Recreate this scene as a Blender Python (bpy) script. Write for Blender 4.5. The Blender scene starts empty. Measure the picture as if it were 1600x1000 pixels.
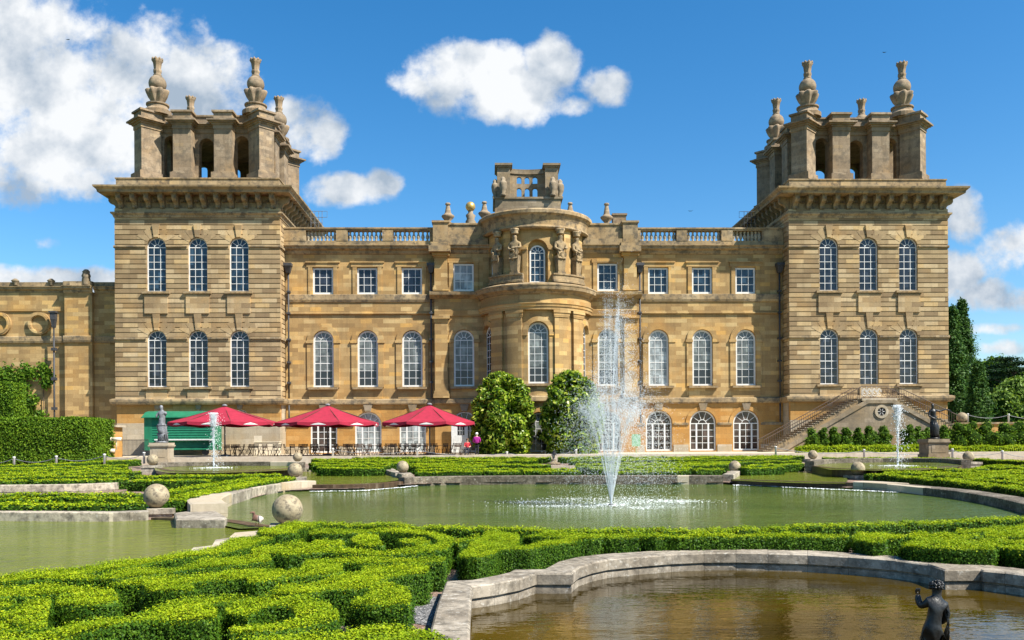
import bpy, bmesh, math, random
import numpy as np
from mathutils import Vector, Matrix
random.seed(7); rng = np.random.default_rng(7)
R = math.radians
sc = bpy.context.scene
col = sc.collection
# ------------------------------------------------------------ camera, sky, sun, exposure
F = 1370.0; TH = R(1.46); RO = 0.0057; HY = 690.0; EZ = 1.0
FW = (math.sin(TH), math.cos(TH)); RT = (math.cos(TH), -math.sin(TH))
cam = bpy.data.objects.new('camera', bpy.data.cameras.new('camera')); col.objects.link(cam)
cam.data.sensor_width = 36.0; cam.data.lens = F / 1600 * 36
cam.data.shift_y = (HY - 500) / 1600
cam.data.clip_start = 0.1; cam.data.clip_end = 6000
_r = Vector((RT[0], RT[1], 0)); _u = Vector((0, 0, 1)); _f = Vector((FW[0], FW[1], 0))
_cr = _r * math.cos(RO) - _u * math.sin(RO); _cu = _u * math.cos(RO) + _r * math.sin(RO)
M = Matrix((( _cr.x, _cu.x, -_f.x, 0), (_cr.y, _cu.y, -_f.y, 0), (_cr.z, _cu.z, -_f.z, EZ), (0, 0, 0, 1)))
cam.matrix_world = M
sc.camera = cam

def ray(u, v):
    r = (u - 800) / F; p = (HY - v) / F
    r2 = r + RO * p; p2 = p - RO * r
    return (FW[0] + r2 * RT[0], FW[1] + r2 * RT[1], p2)
def at(u, v, Y):                      # point on the vertical plane y = Y
    d = ray(u, v); t = Y / d[1]
    return (d[0] * t, Y, EZ + d[2] * t)
def gp(u, v, z):                      # point on the level plane at height z
    d = ray(u, v); t = (z - EZ) / d[2]
    return (d[0] * t, d[1] * t)

SUN_EL = R(50); SUN_AZ = math.atan2(0.84, -0.54)
sun = bpy.data.objects.new('sun', bpy.data.lights.new('sun', 'SUN')); col.objects.link(sun)
sun.data.energy = 5.0; sun.data.angle = R(0.5); sun.data.color = (1.0, 0.95, 0.86)
_sd = Vector((math.sin(SUN_AZ) * math.cos(SUN_EL), math.cos(SUN_AZ) * math.cos(SUN_EL), math.sin(SUN_EL)))
sun.rotation_euler = _sd.to_track_quat('Z', 'Y').to_euler()

sc.view_settings.view_transform = 'Standard'; sc.view_settings.look = 'None'
sc.view_settings.exposure = 1.0; sc.view_settings.gamma = 1.0
sc.cycles.use_denoising = True
sc.cycles.max_bounces = 6; sc.cycles.diffuse_bounces = 3; sc.cycles.glossy_bounces = 3
sc.cycles.transmission_bounces = 4; sc.cycles.transparent_max_bounces = 6
sc.cycles.caustics_reflective = False; sc.cycles.caustics_refractive = False

W = bpy.data.worlds.new('World'); sc.world = W; W.use_nodes = True
nt = W.node_tree; nt.nodes.clear()
def wn(t, **k):
    n = nt.nodes.new(t)
    for a, b in k.items(): setattr(n, a, b)
    return n
def wmath(op, a, b=None, c=None, clamp=False):
    n = wn('ShaderNodeMath', operation=op); n.use_clamp = clamp
    for i, s in enumerate((a, b, c)):
        if s is None: continue
        if isinstance(s, (int, float)): n.inputs[i].default_value = s
        else: nt.links.new(s, n.inputs[i])
    return n.outputs[0]
sky = wn('ShaderNodeTexSky', sky_type='NISHITA'); sky.sun_disc = False
sky.sun_elevation = SUN_EL; sky.sun_rotation = SUN_AZ; sky.altitude = 100; sky.air_density = 1.0; sky.dust_density = 0.6; sky.ozone_density = 3.0
hsv = wn('ShaderNodeHueSaturation'); hsv.inputs['Saturation'].default_value = 1.36; hsv.inputs['Value'].default_value = 1.0; hsv.inputs['Hue'].default_value = 0.497
nt.links.new(sky.outputs[0], hsv.inputs['Color'])
bg = wn('ShaderNodeBackground'); bg.inputs[1].default_value = 0.092; nt.links.new(hsv.outputs[0], bg.inputs[0])
tc = wn('ShaderNodeTexCoord'); sep = wn('ShaderNodeSeparateXYZ'); nt.links.new(tc.outputs['Generated'], sep.inputs[0])
yy = wmath('MAXIMUM', wmath('ABSOLUTE', sep.outputs[1]), 0.15)
cx_ = wmath('DIVIDE', sep.outputs[0], yy); cz_ = wmath('DIVIDE', sep.outputs[2], yy)
cmb = wn('ShaderNodeCombineXYZ'); nt.links.new(cx_, cmb.inputs[0]); nt.links.new(cz_, cmb.inputs[1])
# cumulus banks: centre and half-size of each bank in directions (degrees-like tangents)
CL = [(40,150,260,150,1),(170,110,150,95,1),(300,135,110,85,1),(110,235,190,75,1),(-30,60,170,70,1),(490,205,52,48,1),(455,180,40,30,.9),(550,297,82,26,.85),(600,288,34,24,.9),
      (735,120,105,55,1),(865,100,42,48,1),(800,150,92,46,1),(690,130,70,30,.95),(950,138,42,32,.9),(905,165,30,18,.85),(1515,338,36,46,.95),
      (1500,430,52,44,1),(1560,462,70,28,.9),(1600,470,50,26,.95),(1560,515,60,10,.6),(60,436,130,24,1),(150,440,70,22,1),(75,378,26,14,.7),(420,345,50,10,.5),(1590,545,40,12,.6),
      (1750,400,200,60,1),(-200,250,150,90,1)]
acc = None
for (u, v, a, b, s) in CL:
    X = (u - 765) / F; Z = (690 - v) / F
    sb = wn('ShaderNodeVectorMath', operation='SUBTRACT'); nt.links.new(cmb.outputs[0], sb.inputs[0]); sb.inputs[1].default_value = (X, Z, 0)
    ml = wn('ShaderNodeVectorMath', operation='MULTIPLY'); nt.links.new(sb.outputs[0], ml.inputs[0]); ml.inputs[1].default_value = (F / a, F / b, 0)
    ln = wn('ShaderNodeVectorMath', operation='DOT_PRODUCT'); nt.links.new(ml.outputs[0], ln.inputs[0]); nt.links.new(ml.outputs[0], ln.inputs[1])
    m = wmath('MULTIPLY_ADD', ln.outputs['Value'], -0.75 * s, s)
    acc = m if acc is None else wmath('SMOOTH_MAX', acc, m, 0.1)
def wnoise(scale, det, rough, off, dist=0.0):
    mp = wn('ShaderNodeVectorMath', operation='ADD'); nt.links.new(cmb.outputs[0], mp.inputs[0]); mp.inputs[1].default_value = off
    n = wn('ShaderNodeTexNoise'); n.inputs['Scale'].default_value = scale; n.inputs['Detail'].default_value = det; n.inputs['Roughness'].default_value = rough
    n.inputs['Distortion'].default_value = dist
    nt.links.new(mp.outputs[0], n.inputs['Vector']); return n.outputs[0]
n1 = wnoise(11, 9, 0.58, (3.1, 1.7, 0)); n2 = wnoise(32, 7, 0.6, (7, 2, 0), 0.15); n3 = wnoise(9, 6, 0.55, (3.13, 1.76, 0.0)); n4 = wnoise(4.5, 6, 0.6, (5.075, 1.2, 0)); n5 = wnoise(9, 6, 0.55, (3.16, 1.79, 0.0))
den = wmath('ADD', acc, wmath('ADD', wmath('MULTIPLY_ADD', n1, 2.9, -1.45), wmath('MULTIPLY_ADD', n2, 1.25, -0.58)))
mr = wn('ShaderNodeMapRange', interpolation_type='SMOOTHSTEP'); nt.links.new(den, mr.inputs[0]); mr.inputs[1].default_value = 0.06; mr.inputs[2].default_value = 0.85
msk = wmath('MULTIPLY', mr.outputs[0], wmath('GREATER_THAN', sep.outputs[1], 0.0))
# brightness: thick sunlit tops white, thin or shaded bellies grey blue
sh = wmath('ADD', wmath('ADD', wmath('MULTIPLY_ADD', wmath('SUBTRACT', n3, n5), 3.2, 0.50), wmath('MULTIPLY_ADD', n4, 1.6, -0.8)), wmath('MULTIPLY', den, 0.10), clamp=True)
rp = wn('ShaderNodeValToRGB'); nt.links.new(sh, rp.inputs[0])
rp.color_ramp.elements[0].position = 0.05; rp.color_ramp.elements[0].color = (0.34, 0.42, 0.52, 1)
rp.color_ramp.elements[1].position = 0.85; rp.color_ramp.elements[1].color = (0.80, 0.82, 0.84, 1)
bc = wn('ShaderNodeBackground'); nt.links.new(rp.outputs[0], bc.inputs[0]); bc.inputs[1].default_value = 0.60
mx = wn('ShaderNodeMixShader'); nt.links.new(msk, mx.inputs[0]); nt.links.new(bg.outputs[0], mx.inputs[1]); nt.links.new(bc.outputs[0], mx.inputs[2])
out = wn('ShaderNodeOutputWorld'); nt.links.new(mx.outputs[0], out.inputs[0])

# ------------------------------------------------------------ materials
class NM:
    def __init__(s, name):
        s.m = bpy.data.materials.new(name); s.m.use_nodes = True; s.t = s.m.node_tree
        s.b = s.t.nodes['Principled BSDF']
    def n(s, t, ins=None, **k):
        n = s.t.nodes.new(t)
        for a, b in k.items(): setattr(n, a, b)
        for a, b in (ins or {}).items():
            if hasattr(b, 'is_output') or isinstance(b, bpy.types.NodeSocket): s.t.links.new(b, n.inputs[a])
            else: n.inputs[a].default_value = b
        return n
    def math(s, op, a, b=0.0, clamp=False):
        n = s.n('ShaderNodeMath', {0: a, 1: b}, operation=op); n.use_clamp = clamp; return n.outputs[0]
    def mix(s, f, a, b, mode='MIX'):
        n = s.n('ShaderNodeMixRGB', {0: f, 1: a, 2: b}, blend_type=mode); return n.outputs[0]
    def ramp(s, f, pts):
        n = s.n('ShaderNodeValToRGB', {0: f}); e = n.color_ramp.elements
        while len(e) < len(pts): e.new(0.5)
        for i, (p, c) in enumerate(pts): e[i].position = p; e[i].color = c if len(c) == 4 else (*c, 1)
        return n.outputs[0]
    def noise(s, vec, scale, det=4, rough=0.55, o=0):
        n = s.n('ShaderNodeTexNoise', {'Vector': vec, 'Scale': scale, 'Detail': det, 'Roughness': rough}); return n.outputs[o]
    def coord(s): return s.n('ShaderNodeTexCoord').outputs['Object']
    def mapped(s, vec, scale, loc=(0, 0, 0)):
        return s.n('ShaderNodeMapping', {'Vector': vec, 'Scale': scale, 'Location': loc}).outputs[0]
    def bump(s, h, strength, dist):
        n = s.n('ShaderNodeBump', {'Height': h, 'Strength': strength, 'Distance': dist}); s.t.links.new(n.outputs[0], s.b.inputs['Normal'])
    def col(s, c):
        if isinstance(c, bpy.types.NodeSocket): s.t.links.new(c, s.b.inputs['Base Color'])
        else: s.b.inputs['Base Color'].default_value = (*c, 1)
    def set(s, **k):
        for a, b in k.items(): s.b.inputs[a.replace('_', ' ')].default_value = b
        return s.m
GREY = lambda v: (v, v, v, 1)
def stone(name, pal, rowh, bw, mortar=0.006, patch=0.84, stain=0.6, mcol=(0.13, 0.09, 0.05, 1), bump=0.25, lich=0.0):
    """Coursed ashlar: every block its own tone, a few paler replaced blocks, weather streaks."""
    k = NM(name); co = k.coord(); sp = k.n('ShaderNodeSeparateXYZ', {0: co})
    h = k.math('ADD', sp.outputs[0], k.math('MULTIPLY', sp.outputs[1], 0.97))
    v = k.n('ShaderNodeCombineXYZ', {0: h, 1: sp.outputs[2]}).outputs[0]
    br = k.n('ShaderNodeTexBrick', {'Vector': v, 'Color1': GREY(0), 'Color2': GREY(1), 'Mortar': GREY(0.4), 'Scale': 1.0, 'Mortar Size': mortar,
             'Mortar Smooth': 0.2, 'Brick Width': bw, 'Row Height': rowh, 'Bias': 0.0}, offset=0.5)
    c = k.ramp(br.outputs['Color'], [(0.0, pal[0]), (0.45, pal[1]), (patch - 0.12, pal[2]), (patch, pal[3]), (1.0, pal[4])])
    big = k.noise(co, 0.22, 5, 0.6)
    c = k.mix(k.math('MULTIPLY', k.ramp(big, [(0.42, GREY(0)), (0.66, GREY(1))]), stain), c, (pal[0][0] * .62, pal[0][1] * .56, pal[0][2] * .5, 1))
    st = k.noise(k.mapped(co, (2.2, 2.2, 0.22)), 1.0, 6, 0.65)
    c = k.mix(k.math('MULTIPLY', k.ramp(st, [(0.50, GREY(0)), (0.78, GREY(1))]), stain), c, (0.12, 0.085, 0.05, 1))
    warm = k.noise(co, 0.5, 3, 0.5)
    c = k.mix(k.math('MULTIPLY', k.ramp(warm, [(0.5, GREY(0)), (0.72, GREY(1))]), 0.32), c, (pal[4][0], pal[4][1] * .82, pal[4][2] * .55, 1))
    fine = k.noise(co, 9, 6, 0.7)
    c = k.mix(0.30, c, k.ramp(fine, [(0.3, (.25, .22, .2)), (0.7, (1, 1, 1))]), 'MULTIPLY')
    if lich:
        ln = k.noise(co, 1.7, 8, 0.7)
        c = k.mix(k.math('MULTIPLY', k.ramp(ln, [(0.47, GREY(0)), (0.62, GREY(1))]), lich), c, (0.085, 0.075, 0.06, 1))
    c = k.mix(k.math('MULTIPLY', br.outputs['Fac'], 0.75), c, mcol)
    k.col(c)
    k.bump(k.math('SUBTRACT', k.noise(co, 22, 5, 0.7), k.math('MULTIPLY', br.outputs['Fac'], 0.8)), bump, 0.02)
    return k.set(Roughness=0.92, Specular_IOR_Level=0.2)
MAT = {}
MAT['tower'] = stone('rusticated_stone', [(.27, .19, .105), (.385, .28, .153), (.465, .345, .19), (.58, .445, .26), (.57, .40, .19)], 0.42, 1.25, 0.004, 0.75, .38)
MAT['main'] = stone('ashlar_stone', [(.335, .218, .095), (.43, .285, .122), (.50, .34, .152), (.61, .445, .21), (.62, .375, .12)], 0.36, 1.0, 0.004, 0.82, .38, (0.22, .13, .05, 1), .15)
MAT['trim'] = stone('weathered_trim_stone', [(.34, .25, .135), (.40, .295, .165), (.44, .33, .19), (.52, .40, .24), (.54, .38, .18)], 0.8, 1.6, 0.004, 0.9, .5, lich=.8)
MAT['orange'] = stone('orange_stone', [(.43, .225, .065), (.48, .265, .08), (.52, .30, .10), (.57, .36, .14), (.58, .30, .075)], 0.4, 1.1, 0.005, 0.9, .35)
MAT['grey'] = stone('grey_weathered_stone', [(.27, .215, .14), (.31, .25, .165), (.36, .29, .20), (.42, .34, .24), (.40, .30, .17)], 0.35, .9, 0.004, 0.9, .5, lich=.4)
MAT['pale'] = stone('pale_base_stone', [(.42, .36, .26), (.47, .40, .29), (.50, .43, .32), (.56, .49, .38), (.52, .42, .27)], 0.45, 1.3, 0.005, 0.9, .35)
MAT['belv'] = stone('belvedere_stone', [(.29, .22, .145), (.33, .25, .165), (.37, .285, .19), (.43, .335, .225), (.43, .31, .17)], 0.3, .8, 0.003, 0.9, .6, lich=.55)
def coping_stone(name='coping_stone', dk=1.0):
    k = NM(name); co = k.coord()
    c = k.ramp(k.noise(co, 0.9, 4), [(.3, (.20, .165, .12)), (.5, (.32, .275, .21)), (.68, (.47, .41, .32))])
    vo = k.n('ShaderNodeTexVoronoi', {'Vector': k.mapped(co, (1, 1, .01)), 'Scale': .62}); c = k.mix(k.ramp(k.n('ShaderNodeSeparateColor', {0: vo.outputs['Color']}).outputs[0], [(.80, GREY(0)), (.84, GREY(.85))]), c, (.50, .43, .32, 1))
    c = k.mix(k.ramp(k.noise(co, 5, 8, .7), [(.42, GREY(0)), (.64, GREY(.8))]), c, (.075, .065, .05, 1))
    c = k.mix(1.0, c, (dk, dk * .97, dk * .93, 1), 'MULTIPLY') if dk < 1 else c
    if dk < 1: vo = k.n('ShaderNodeTexVoronoi', {'Vector': k.mapped(co, (1, .6, .01)), 'Scale': .45}); c = k.mix(k.ramp(k.n('ShaderNodeSeparateColor', {0: vo.outputs['Color']}).outputs[1], [(.86, GREY(0)), (.88, GREY(.9))]), c, (.50, .42, .30, 1))
    c = k.mix(k.ramp(k.noise(co, 14, 6, .7), [(.56, GREY(0)), (.7, GREY(.8))]), c, (.52, .49, .42, 1))
    k.col(c); k.bump(k.noise(co, 18, 8, .7), .5, .02)
    return k.set(Roughness=.9, Specular_IOR_Level=.2)
MAT['coping'] = coping_stone(); MAT['copdark'] = coping_stone('dark_coping_stone', .48)
def simple(name, c, rough=.7, metal=0.0, var=.25, scale=6, spec=.4, bumpy=0.0):
    k = NM(name); co = k.coord(); f = k.noise(co, scale, 5, .6)
    k.col(k.ramp(f, [(.25, tuple(x * (1 - var) for x in c)), (.75, tuple(min(1, x * (1 + var)) for x in c))]))
    if bumpy: k.bump(k.noise(co, scale * 3, 5, .6), bumpy, .01)
    return k.set(Roughness=rough, Metallic=metal, Specular_IOR_Level=spec)
MAT['white'] = simple('white_paint', (.66, .66, .63), .5, var=.12)
MAT['iron'] = simple('dark_iron', (.035, .035, .038), .6, var=.4)
MAT['rust'] = simple('rusty_iron', (.10, .065, .045), .7, var=.4)
MAT['lead'] = simple('lead', (.045, .045, .048), .6, var=.4)
MAT['bronze'] = simple('dark_bronze', (.030, .030, .028), .38, var=.7, scale=14, metal=.5, spec=.5, bumpy=.4)
MAT['leadgrey'] = simple('grey_lead_statue', (.16, .165, .175), .55, var=.6, scale=5, bumpy=.3)
MAT['gold'] = simple('gilding', (.62, .40, .12), .38, var=.15, metal=.6)
MAT['red'] = simple('crimson_canvas', (.29, .012, .034), .9, var=.22, scale=2.2)
MAT['green'] = simple('green_painted_boards', (.012, .15, .075), .5, var=.25, scale=2)
MAT['wood'] = simple('dark_wood', (.055, .03, .018), .6, var=.4)
MAT['slate'] = simple('roof_lead', (.14, .145, .15), .7, var=.3)
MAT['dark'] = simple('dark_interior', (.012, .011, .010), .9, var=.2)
MAT['skin'] = simple('skin', (.52, .30, .21), .6, var=.1)
MAT['hair'] = simple('white_hair', (.72, .68, .60), .8, var=.2, scale=30)
MAT['brownhair'] = simple('brown_hair', (.10, .055, .03), .8, var=.3, scale=30)
MAT['magenta'] = simple('magenta_jacket', (.32, .012, .20), .8, var=.15)
MAT['coral'] = simple('red_jacket', (.60, .045, .055), .8, var=.15)
MAT['cloth_dark'] = simple('dark_trousers', (.02, .02, .03), .8, var=.2)
MAT['signgreen'] = simple('green_sign', (.20, .38, .22), .6, var=.3, scale=3)
MAT['trunk'] = simple('bark', (.09, .06, .04), .9, var=.4, scale=8, bumpy=.5)
MAT['cream'] = simple('cream_paint', (.62, .55, .42), .7, var=.1)
def pane_noise(k, co):
    oi = k.n('ShaderNodeObjectInfo'); ad = k.n('ShaderNodeVectorMath', {0: co, 1: (50.27, 0, 50.0)}, operation='ADD').outputs[0]
    sn = k.n('ShaderNodeVectorMath', {0: ad, 1: (.53, 50, .68)}, operation='SNAP').outputs[0]
    w = k.n('ShaderNodeTexWhiteNoise', {'Vector': sn, 'W': oi.outputs['Random']}, noise_dimensions='4D').outputs[0]
    return k.ramp(w, [(0, GREY(.45)), (.6, GREY(.9)), (1, GREY(1.9))])
def glass(name, c, rough=.06, spec=.5, curtain=None):
    k = NM(name); co = k.coord()
    f = k.noise(k.mapped(co, (1.3, 1, .5)), 1.2, 2)
    pn = pane_noise(k, co); k.col(k.mix(1.0, k.ramp(f, [(.35, tuple(x * .6 for x in c)), (.65, tuple(x * 1.35 for x in c))]), pn, 'MULTIPLY'))
    k.bump(k.math('ADD', k.noise(co, 2.2, 1), k.math('MULTIPLY', k.noise(co, 9, 2), .25)), .12, .06)
    return k.set(Roughness=rough, Specular_IOR_Level=spec)
MAT['glass'] = glass('dark_window_glass', (.022, .026, .034))
MAT['glass_blue'] = glass('blue_window_glass', (.020, .040, .060))
def blind_glass(name, c, zb):
    k = NM(name); co = k.coord(); z = k.n('ShaderNodeSeparateXYZ', {0: co}).outputs[2]
    f = k.noise(k.mapped(co, (1.6, 1, .7)), 1.5, 3); c2 = k.mix(.6, k.ramp(f, [(.35, tuple(x * .55 for x in c)), (.65, tuple(x * 1.2 for x in c))]), pane_noise(k, co), 'MULTIPLY')
    k.col(k.mix(k.ramp(z, [(zb, GREY(0)), (zb + .01, GREY(1))]) if zb < 1 else k.n('ShaderNodeMapRange', {0: z, 1: zb, 2: zb + .05}).outputs[0], (.028, .032, .034, 1), c2))
    k.bump(k.noise(co, 2.2, 1), .06, .05); return k.set(Roughness=.1, Specular_IOR_Level=.45)
MAT['glass_blind'] = blind_glass('glass_over_half_drawn_blind', (.15, .165, .155), 1.45)
MAT['glass_pale'] = blind_glass('glass_over_white_blind', (.30, .33, .33), -1)
MAT['glass_brown'] = glass('door_glass', (.05, .035, .03))
def leafmat(name, cols, trans=.25, rough=.5, spec=.10, rust=0):
    k = NM(name); g = k.n('ShaderNodeNewGeometry'); co = k.coord()
    c = k.ramp(g.outputs['Random Per Island'], [(i / (len(cols) - 1), x) for i, x in enumerate(cols)])
    c = k.mix(.55, c, k.ramp(k.noise(co, .8, 4), [(.3, (.45, .55, .5)), (.7, (1.25, 1.15, .9))]), 'MULTIPLY')
    if rust:
        c = k.mix(k.math('MULTIPLY', k.ramp(k.noise(co, 1.1, 5, .65), [(.66, GREY(0)), (.74, GREY(1))]), rust), c, (.30, .19, .03, 1)); c = k.mix(.5, c, k.ramp(k.noise(co, 3.5, 4), [(.35, (.62, .78, .6)), (.65, (1.15, 1.1, 1))]), 'MULTIPLY')
    k.col(c); k.set(Roughness=rough, Specular_IOR_Level=spec)
    tr = k.n('ShaderNodeBsdfTranslucent', {'Color': k.mix(1.0, c, (1.5, 1.5, .6, 1), 'MULTIPLY')})
    mxs = k.n('ShaderNodeMixShader', {0: trans}); o = k.t.nodes['Material Output']
    k.t.links.new(k.b.outputs[0], mxs.inputs[1]); k.t.links.new(tr.outputs[0], mxs.inputs[2]); k.t.links.new(mxs.outputs[0], o.inputs[0])
    return k.m
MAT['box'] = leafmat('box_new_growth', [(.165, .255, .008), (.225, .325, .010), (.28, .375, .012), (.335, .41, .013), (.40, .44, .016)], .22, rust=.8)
MAT['boxold_shade'] = leafmat('box_old_shaded_leaves', [(.020, .062, .006), (.040, .10, .008), (.065, .14, .010), (.095, .18, .012)], .12)  # older side leaves, darkened further to paint in shade on faces and gaps
MAT['boxcore'] = simple('box_twigs', (.016, .034, .005), .95, var=.5, scale=12, spec=.03)
MAT['yew'] = leafmat('yew_leaves', [(.05, .115, .010), (.085, .17, .012), (.13, .23, .016), (.19, .29, .02)], .22)
MAT['magnolia'] = leafmat('glossy_leaves', [(.055, .12, .008), (.12, .22, .012), (.20, .31, .018), (.30, .39, .03), (.46, .49, .10)], .25, .35, .3)
MAT['conifer'] = leafmat('conifer_needles', [(.018, .055, .014), (.035, .09, .018), (.06, .13, .024), (.085, .165, .032)], .15)
MAT['cedar'] = leafmat('cedar_needles', [(.012, .032, .014), (.022, .052, .02), (.035, .07, .028)], .1)
MAT['lime'] = leafmat('pale_tree_leaves', [(.10, .18, .03), (.16, .25, .05), (.24, .33, .08)], .3)
MAT['ivy'] = leafmat('climber_leaves', [(.03, .08, .008), (.07, .15, .012), (.12, .22, .02), (.18, .27, .03)], .25)
# ------------------------------------------------------------ mesh helpers
class MB:
    def __init__(s): s.v = []; s.f = []; s.m = []; s.cur = 0; s.sm = []; s.smooth = False
    def add(s, vs, fs):
        o = len(s.v); s.v.extend(vs)
        for f in fs: s.f.append([i + o for i in f]); s.m.append(s.cur); s.sm.append(s.smooth)
    def box(s, x0, x1, y0, y1, z0, z1, T=None):
        vs = [(x0, y0, z0), (x1, y0, z0), (x1, y1, z0), (x0, y1, z0), (x0, y0, z1), (x1, y0, z1), (x1, y1, z1), (x0, y1, z1)]
        if T: vs = [T(*p) for p in vs]
        s.add(vs, [(0, 3, 2, 1), (4, 5, 6, 7), (0, 1, 5, 4), (1, 2, 6, 5), (2, 3, 7, 6), (3, 0, 4, 7)])
    def hexa(s, b, t, T=None):         # eight corners: bottom ring, top ring
        vs = list(b) + list(t)
        if T: vs = [T(*p) for p in vs]
        s.add(vs, [(0, 3, 2, 1), (4, 5, 6, 7), (0, 1, 5, 4), (1, 2, 6, 5), (2, 3, 7, 6), (3, 0, 4, 7)])
    def prism(s, poly, z0, z1, T=None):  # poly: xy, counter-clockwise
        n = len(poly); vs = [(x, y, z0) for x, y in poly] + [(x, y, z1) for x, y in poly]
        if T: vs = [T(*p) for p in vs]
        s.add(vs, [tuple(range(n - 1, -1, -1)), tuple(range(n, 2 * n))] + [(i, (i + 1) % n, n + (i + 1) % n, n + i) for i in range(n)])
    def plate(s, poly, y0, y1, T=None):  # poly: xz outline, thickness along y
        n = len(poly); vs = [(x, y0, z) for x, z in poly] + [(x, y1, z) for x, z in poly]
        if T: vs = [T(*p) for p in vs]
        s.add(vs, [tuple(range(n)), tuple(range(2 * n - 1, n - 1, -1))] + [(i, n + i, n + (i + 1) % n, (i + 1) % n) for i in range(n)])
    def lathe(s, prof, c=(0, 0, 0), n=16, sx=1, sy=1, lobes=0, amp=0.0):
        o = [];
        for r, z in prof:
            for i in range(n):
                a = 2 * math.pi * i / n; q = r * (1 + amp * math.cos(lobes * a)) if lobes else r
                o.append((c[0] + q * math.cos(a) * sx, c[1] + q * math.sin(a) * sy, c[2] + z))
        fs = []
        for k in range(len(prof) - 1):
            for i in range(n): fs.append((k * n + i, k * n + (i + 1) % n, (k + 1) * n + (i + 1) % n, (k + 1) * n + i))
        fs.append(tuple(range(n - 1, -1, -1))); fs.append(tuple((len(prof) - 1) * n + i for i in range(n)))
        s.add(o, fs)
    def tube(s, pts, r, n=6, cap=True):
        pts = [Vector(p) for p in pts]; rs = r if isinstance(r, (list, tuple)) else [r] * len(pts); o = []
        for i, p in enumerate(pts):
            d = (pts[min(i + 1, len(pts) - 1)] - pts[max(i - 1, 0)]).normalized()
            a = d.cross(Vector((0, 0, 1)));
            if a.length < 1e-3: a = d.cross(Vector((1, 0, 0)))
            a.normalize(); b = d.cross(a)
            for k in range(n):
                t = 2 * math.pi * k / n; o.append(tuple(p + (a * math.cos(t) + b * math.sin(t)) * rs[i]))
        fs = [(i * n + k, i * n + (k + 1) % n, (i + 1) * n + (k + 1) % n, (i + 1) * n + k) for i in range(len(pts) - 1) for k in range(n)]
        if cap: fs += [tuple(range(n - 1, -1, -1)), tuple((len(pts) - 1) * n + k for k in range(n))]
        s.add(o, fs)
    def ball(s, c, r, nu=16, nv=10, sq=(1, 1, 1)):
        prof = [(max(1e-4, math.sin(math.pi * k / nv)), -math.cos(math.pi * k / nv)) for k in range(nv + 1)]
        o = [];
        for q, z in prof:
            for i in range(nu):
                a = 2 * math.pi * i / nu; o.append((c[0] + r * sq[0] * q * math.cos(a), c[1] + r * sq[1] * q * math.sin(a), c[2] + r * sq[2] * z))
        s.add(o, [(k * nu + i, k * nu + (i + 1) % nu, (k + 1) * nu + (i + 1) % nu, (k + 1) * nu + i) for k in range(nv) for i in range(nu)])
    def ring(s, prof, th0, th1, n, cy=0.0, cx=0.0):  # profile (r, z) swept round a vertical axis, front is -y
        o = []; m = len(prof)
        for i in range(n + 1):
            t = th0 + (th1 - th0) * i / n
            for r, z in prof: o.append((cx + r * math.sin(t), cy - r * math.cos(t), z))
        fs = [(i * m + k, (i + 1) * m + k, (i + 1) * m + (k + 1) % m, i * m + (k + 1) % m) for i in range(n) for k in range(m)]
        fs += [tuple(range(m - 1, -1, -1)), tuple(n * m + k for k in range(m))]
        s.add(o, fs)
    def mould(s, x0, x1, yb, prof, T=None):   # closed profile (out, z) run along x; out is towards -y
        m = len(prof); vs = [(x0, yb - o, z) for o, z in prof] + [(x1, yb - o, z) for o, z in prof]
        if T: vs = [T(*p) for p in vs]
        s.add(vs, [tuple(range(m)), tuple(range(2 * m - 1, m - 1, -1))] + [(k, m + k, m + (k + 1) % m, (k + 1) % m) for k in range(m)])
    def rectring(s, x0, x1, y0, y1, prof):    # profile (out, z) run round a rectangle with mitred corners; open profile from inside bottom to inside top
        o = []; m = len(prof)
        for sx, sy, bx, by in ((-1, -1, x0, y0), (1, -1, x1, y0), (1, 1, x1, y1), (-1, 1, x0, y1)):
            for q, z in prof: o.append((bx + sx * q, by + sy * q, z))
        fs = [(i * m + k, ((i + 1) % 4) * m + k, ((i + 1) % 4) * m + (k + 1) % m, i * m + (k + 1) % m) for i in range(4) for k in range(m)]
        s.add(o, fs)
    def panel(s, x0, x1, z0, z1, yf, th, ops=(), course=0.0, gh=.075, gd=.07, T=None, maxw=99):
        """Wall with real openings. ops: (cx, w, z0, z1, arched). course: joint grooves cut at every multiple."""
        zs = {z0, z1}; gro = []
        for (c, w, a, b, ar) in ops:
            zs |= {a, b}
            if ar:
                r = w / 2
                for k in range(9): zs.add(b - r + r * math.sin(math.pi / 2 * k / 8))
        if course:
            k = math.ceil(z0 / course)
            while k * course + gh < z1:
                if k * course > z0 + .02: gro.append(k * course); zs |= {k * course, k * course + gh}
                k += 1
        zs = sorted(z for z in zs if z0 - 1e-6 <= z <= z1 + 1e-6)
        zs = [z for i, z in enumerate(zs) if i == 0 or z - zs[i - 1] > 1e-4]
        def hw(o, z):
            c, w, a, b, ar = o
            if ar and z > b - w / 2: q = (w / 2) ** 2 - (z - b + w / 2) ** 2; return math.sqrt(max(0, q))
            return w / 2
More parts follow.
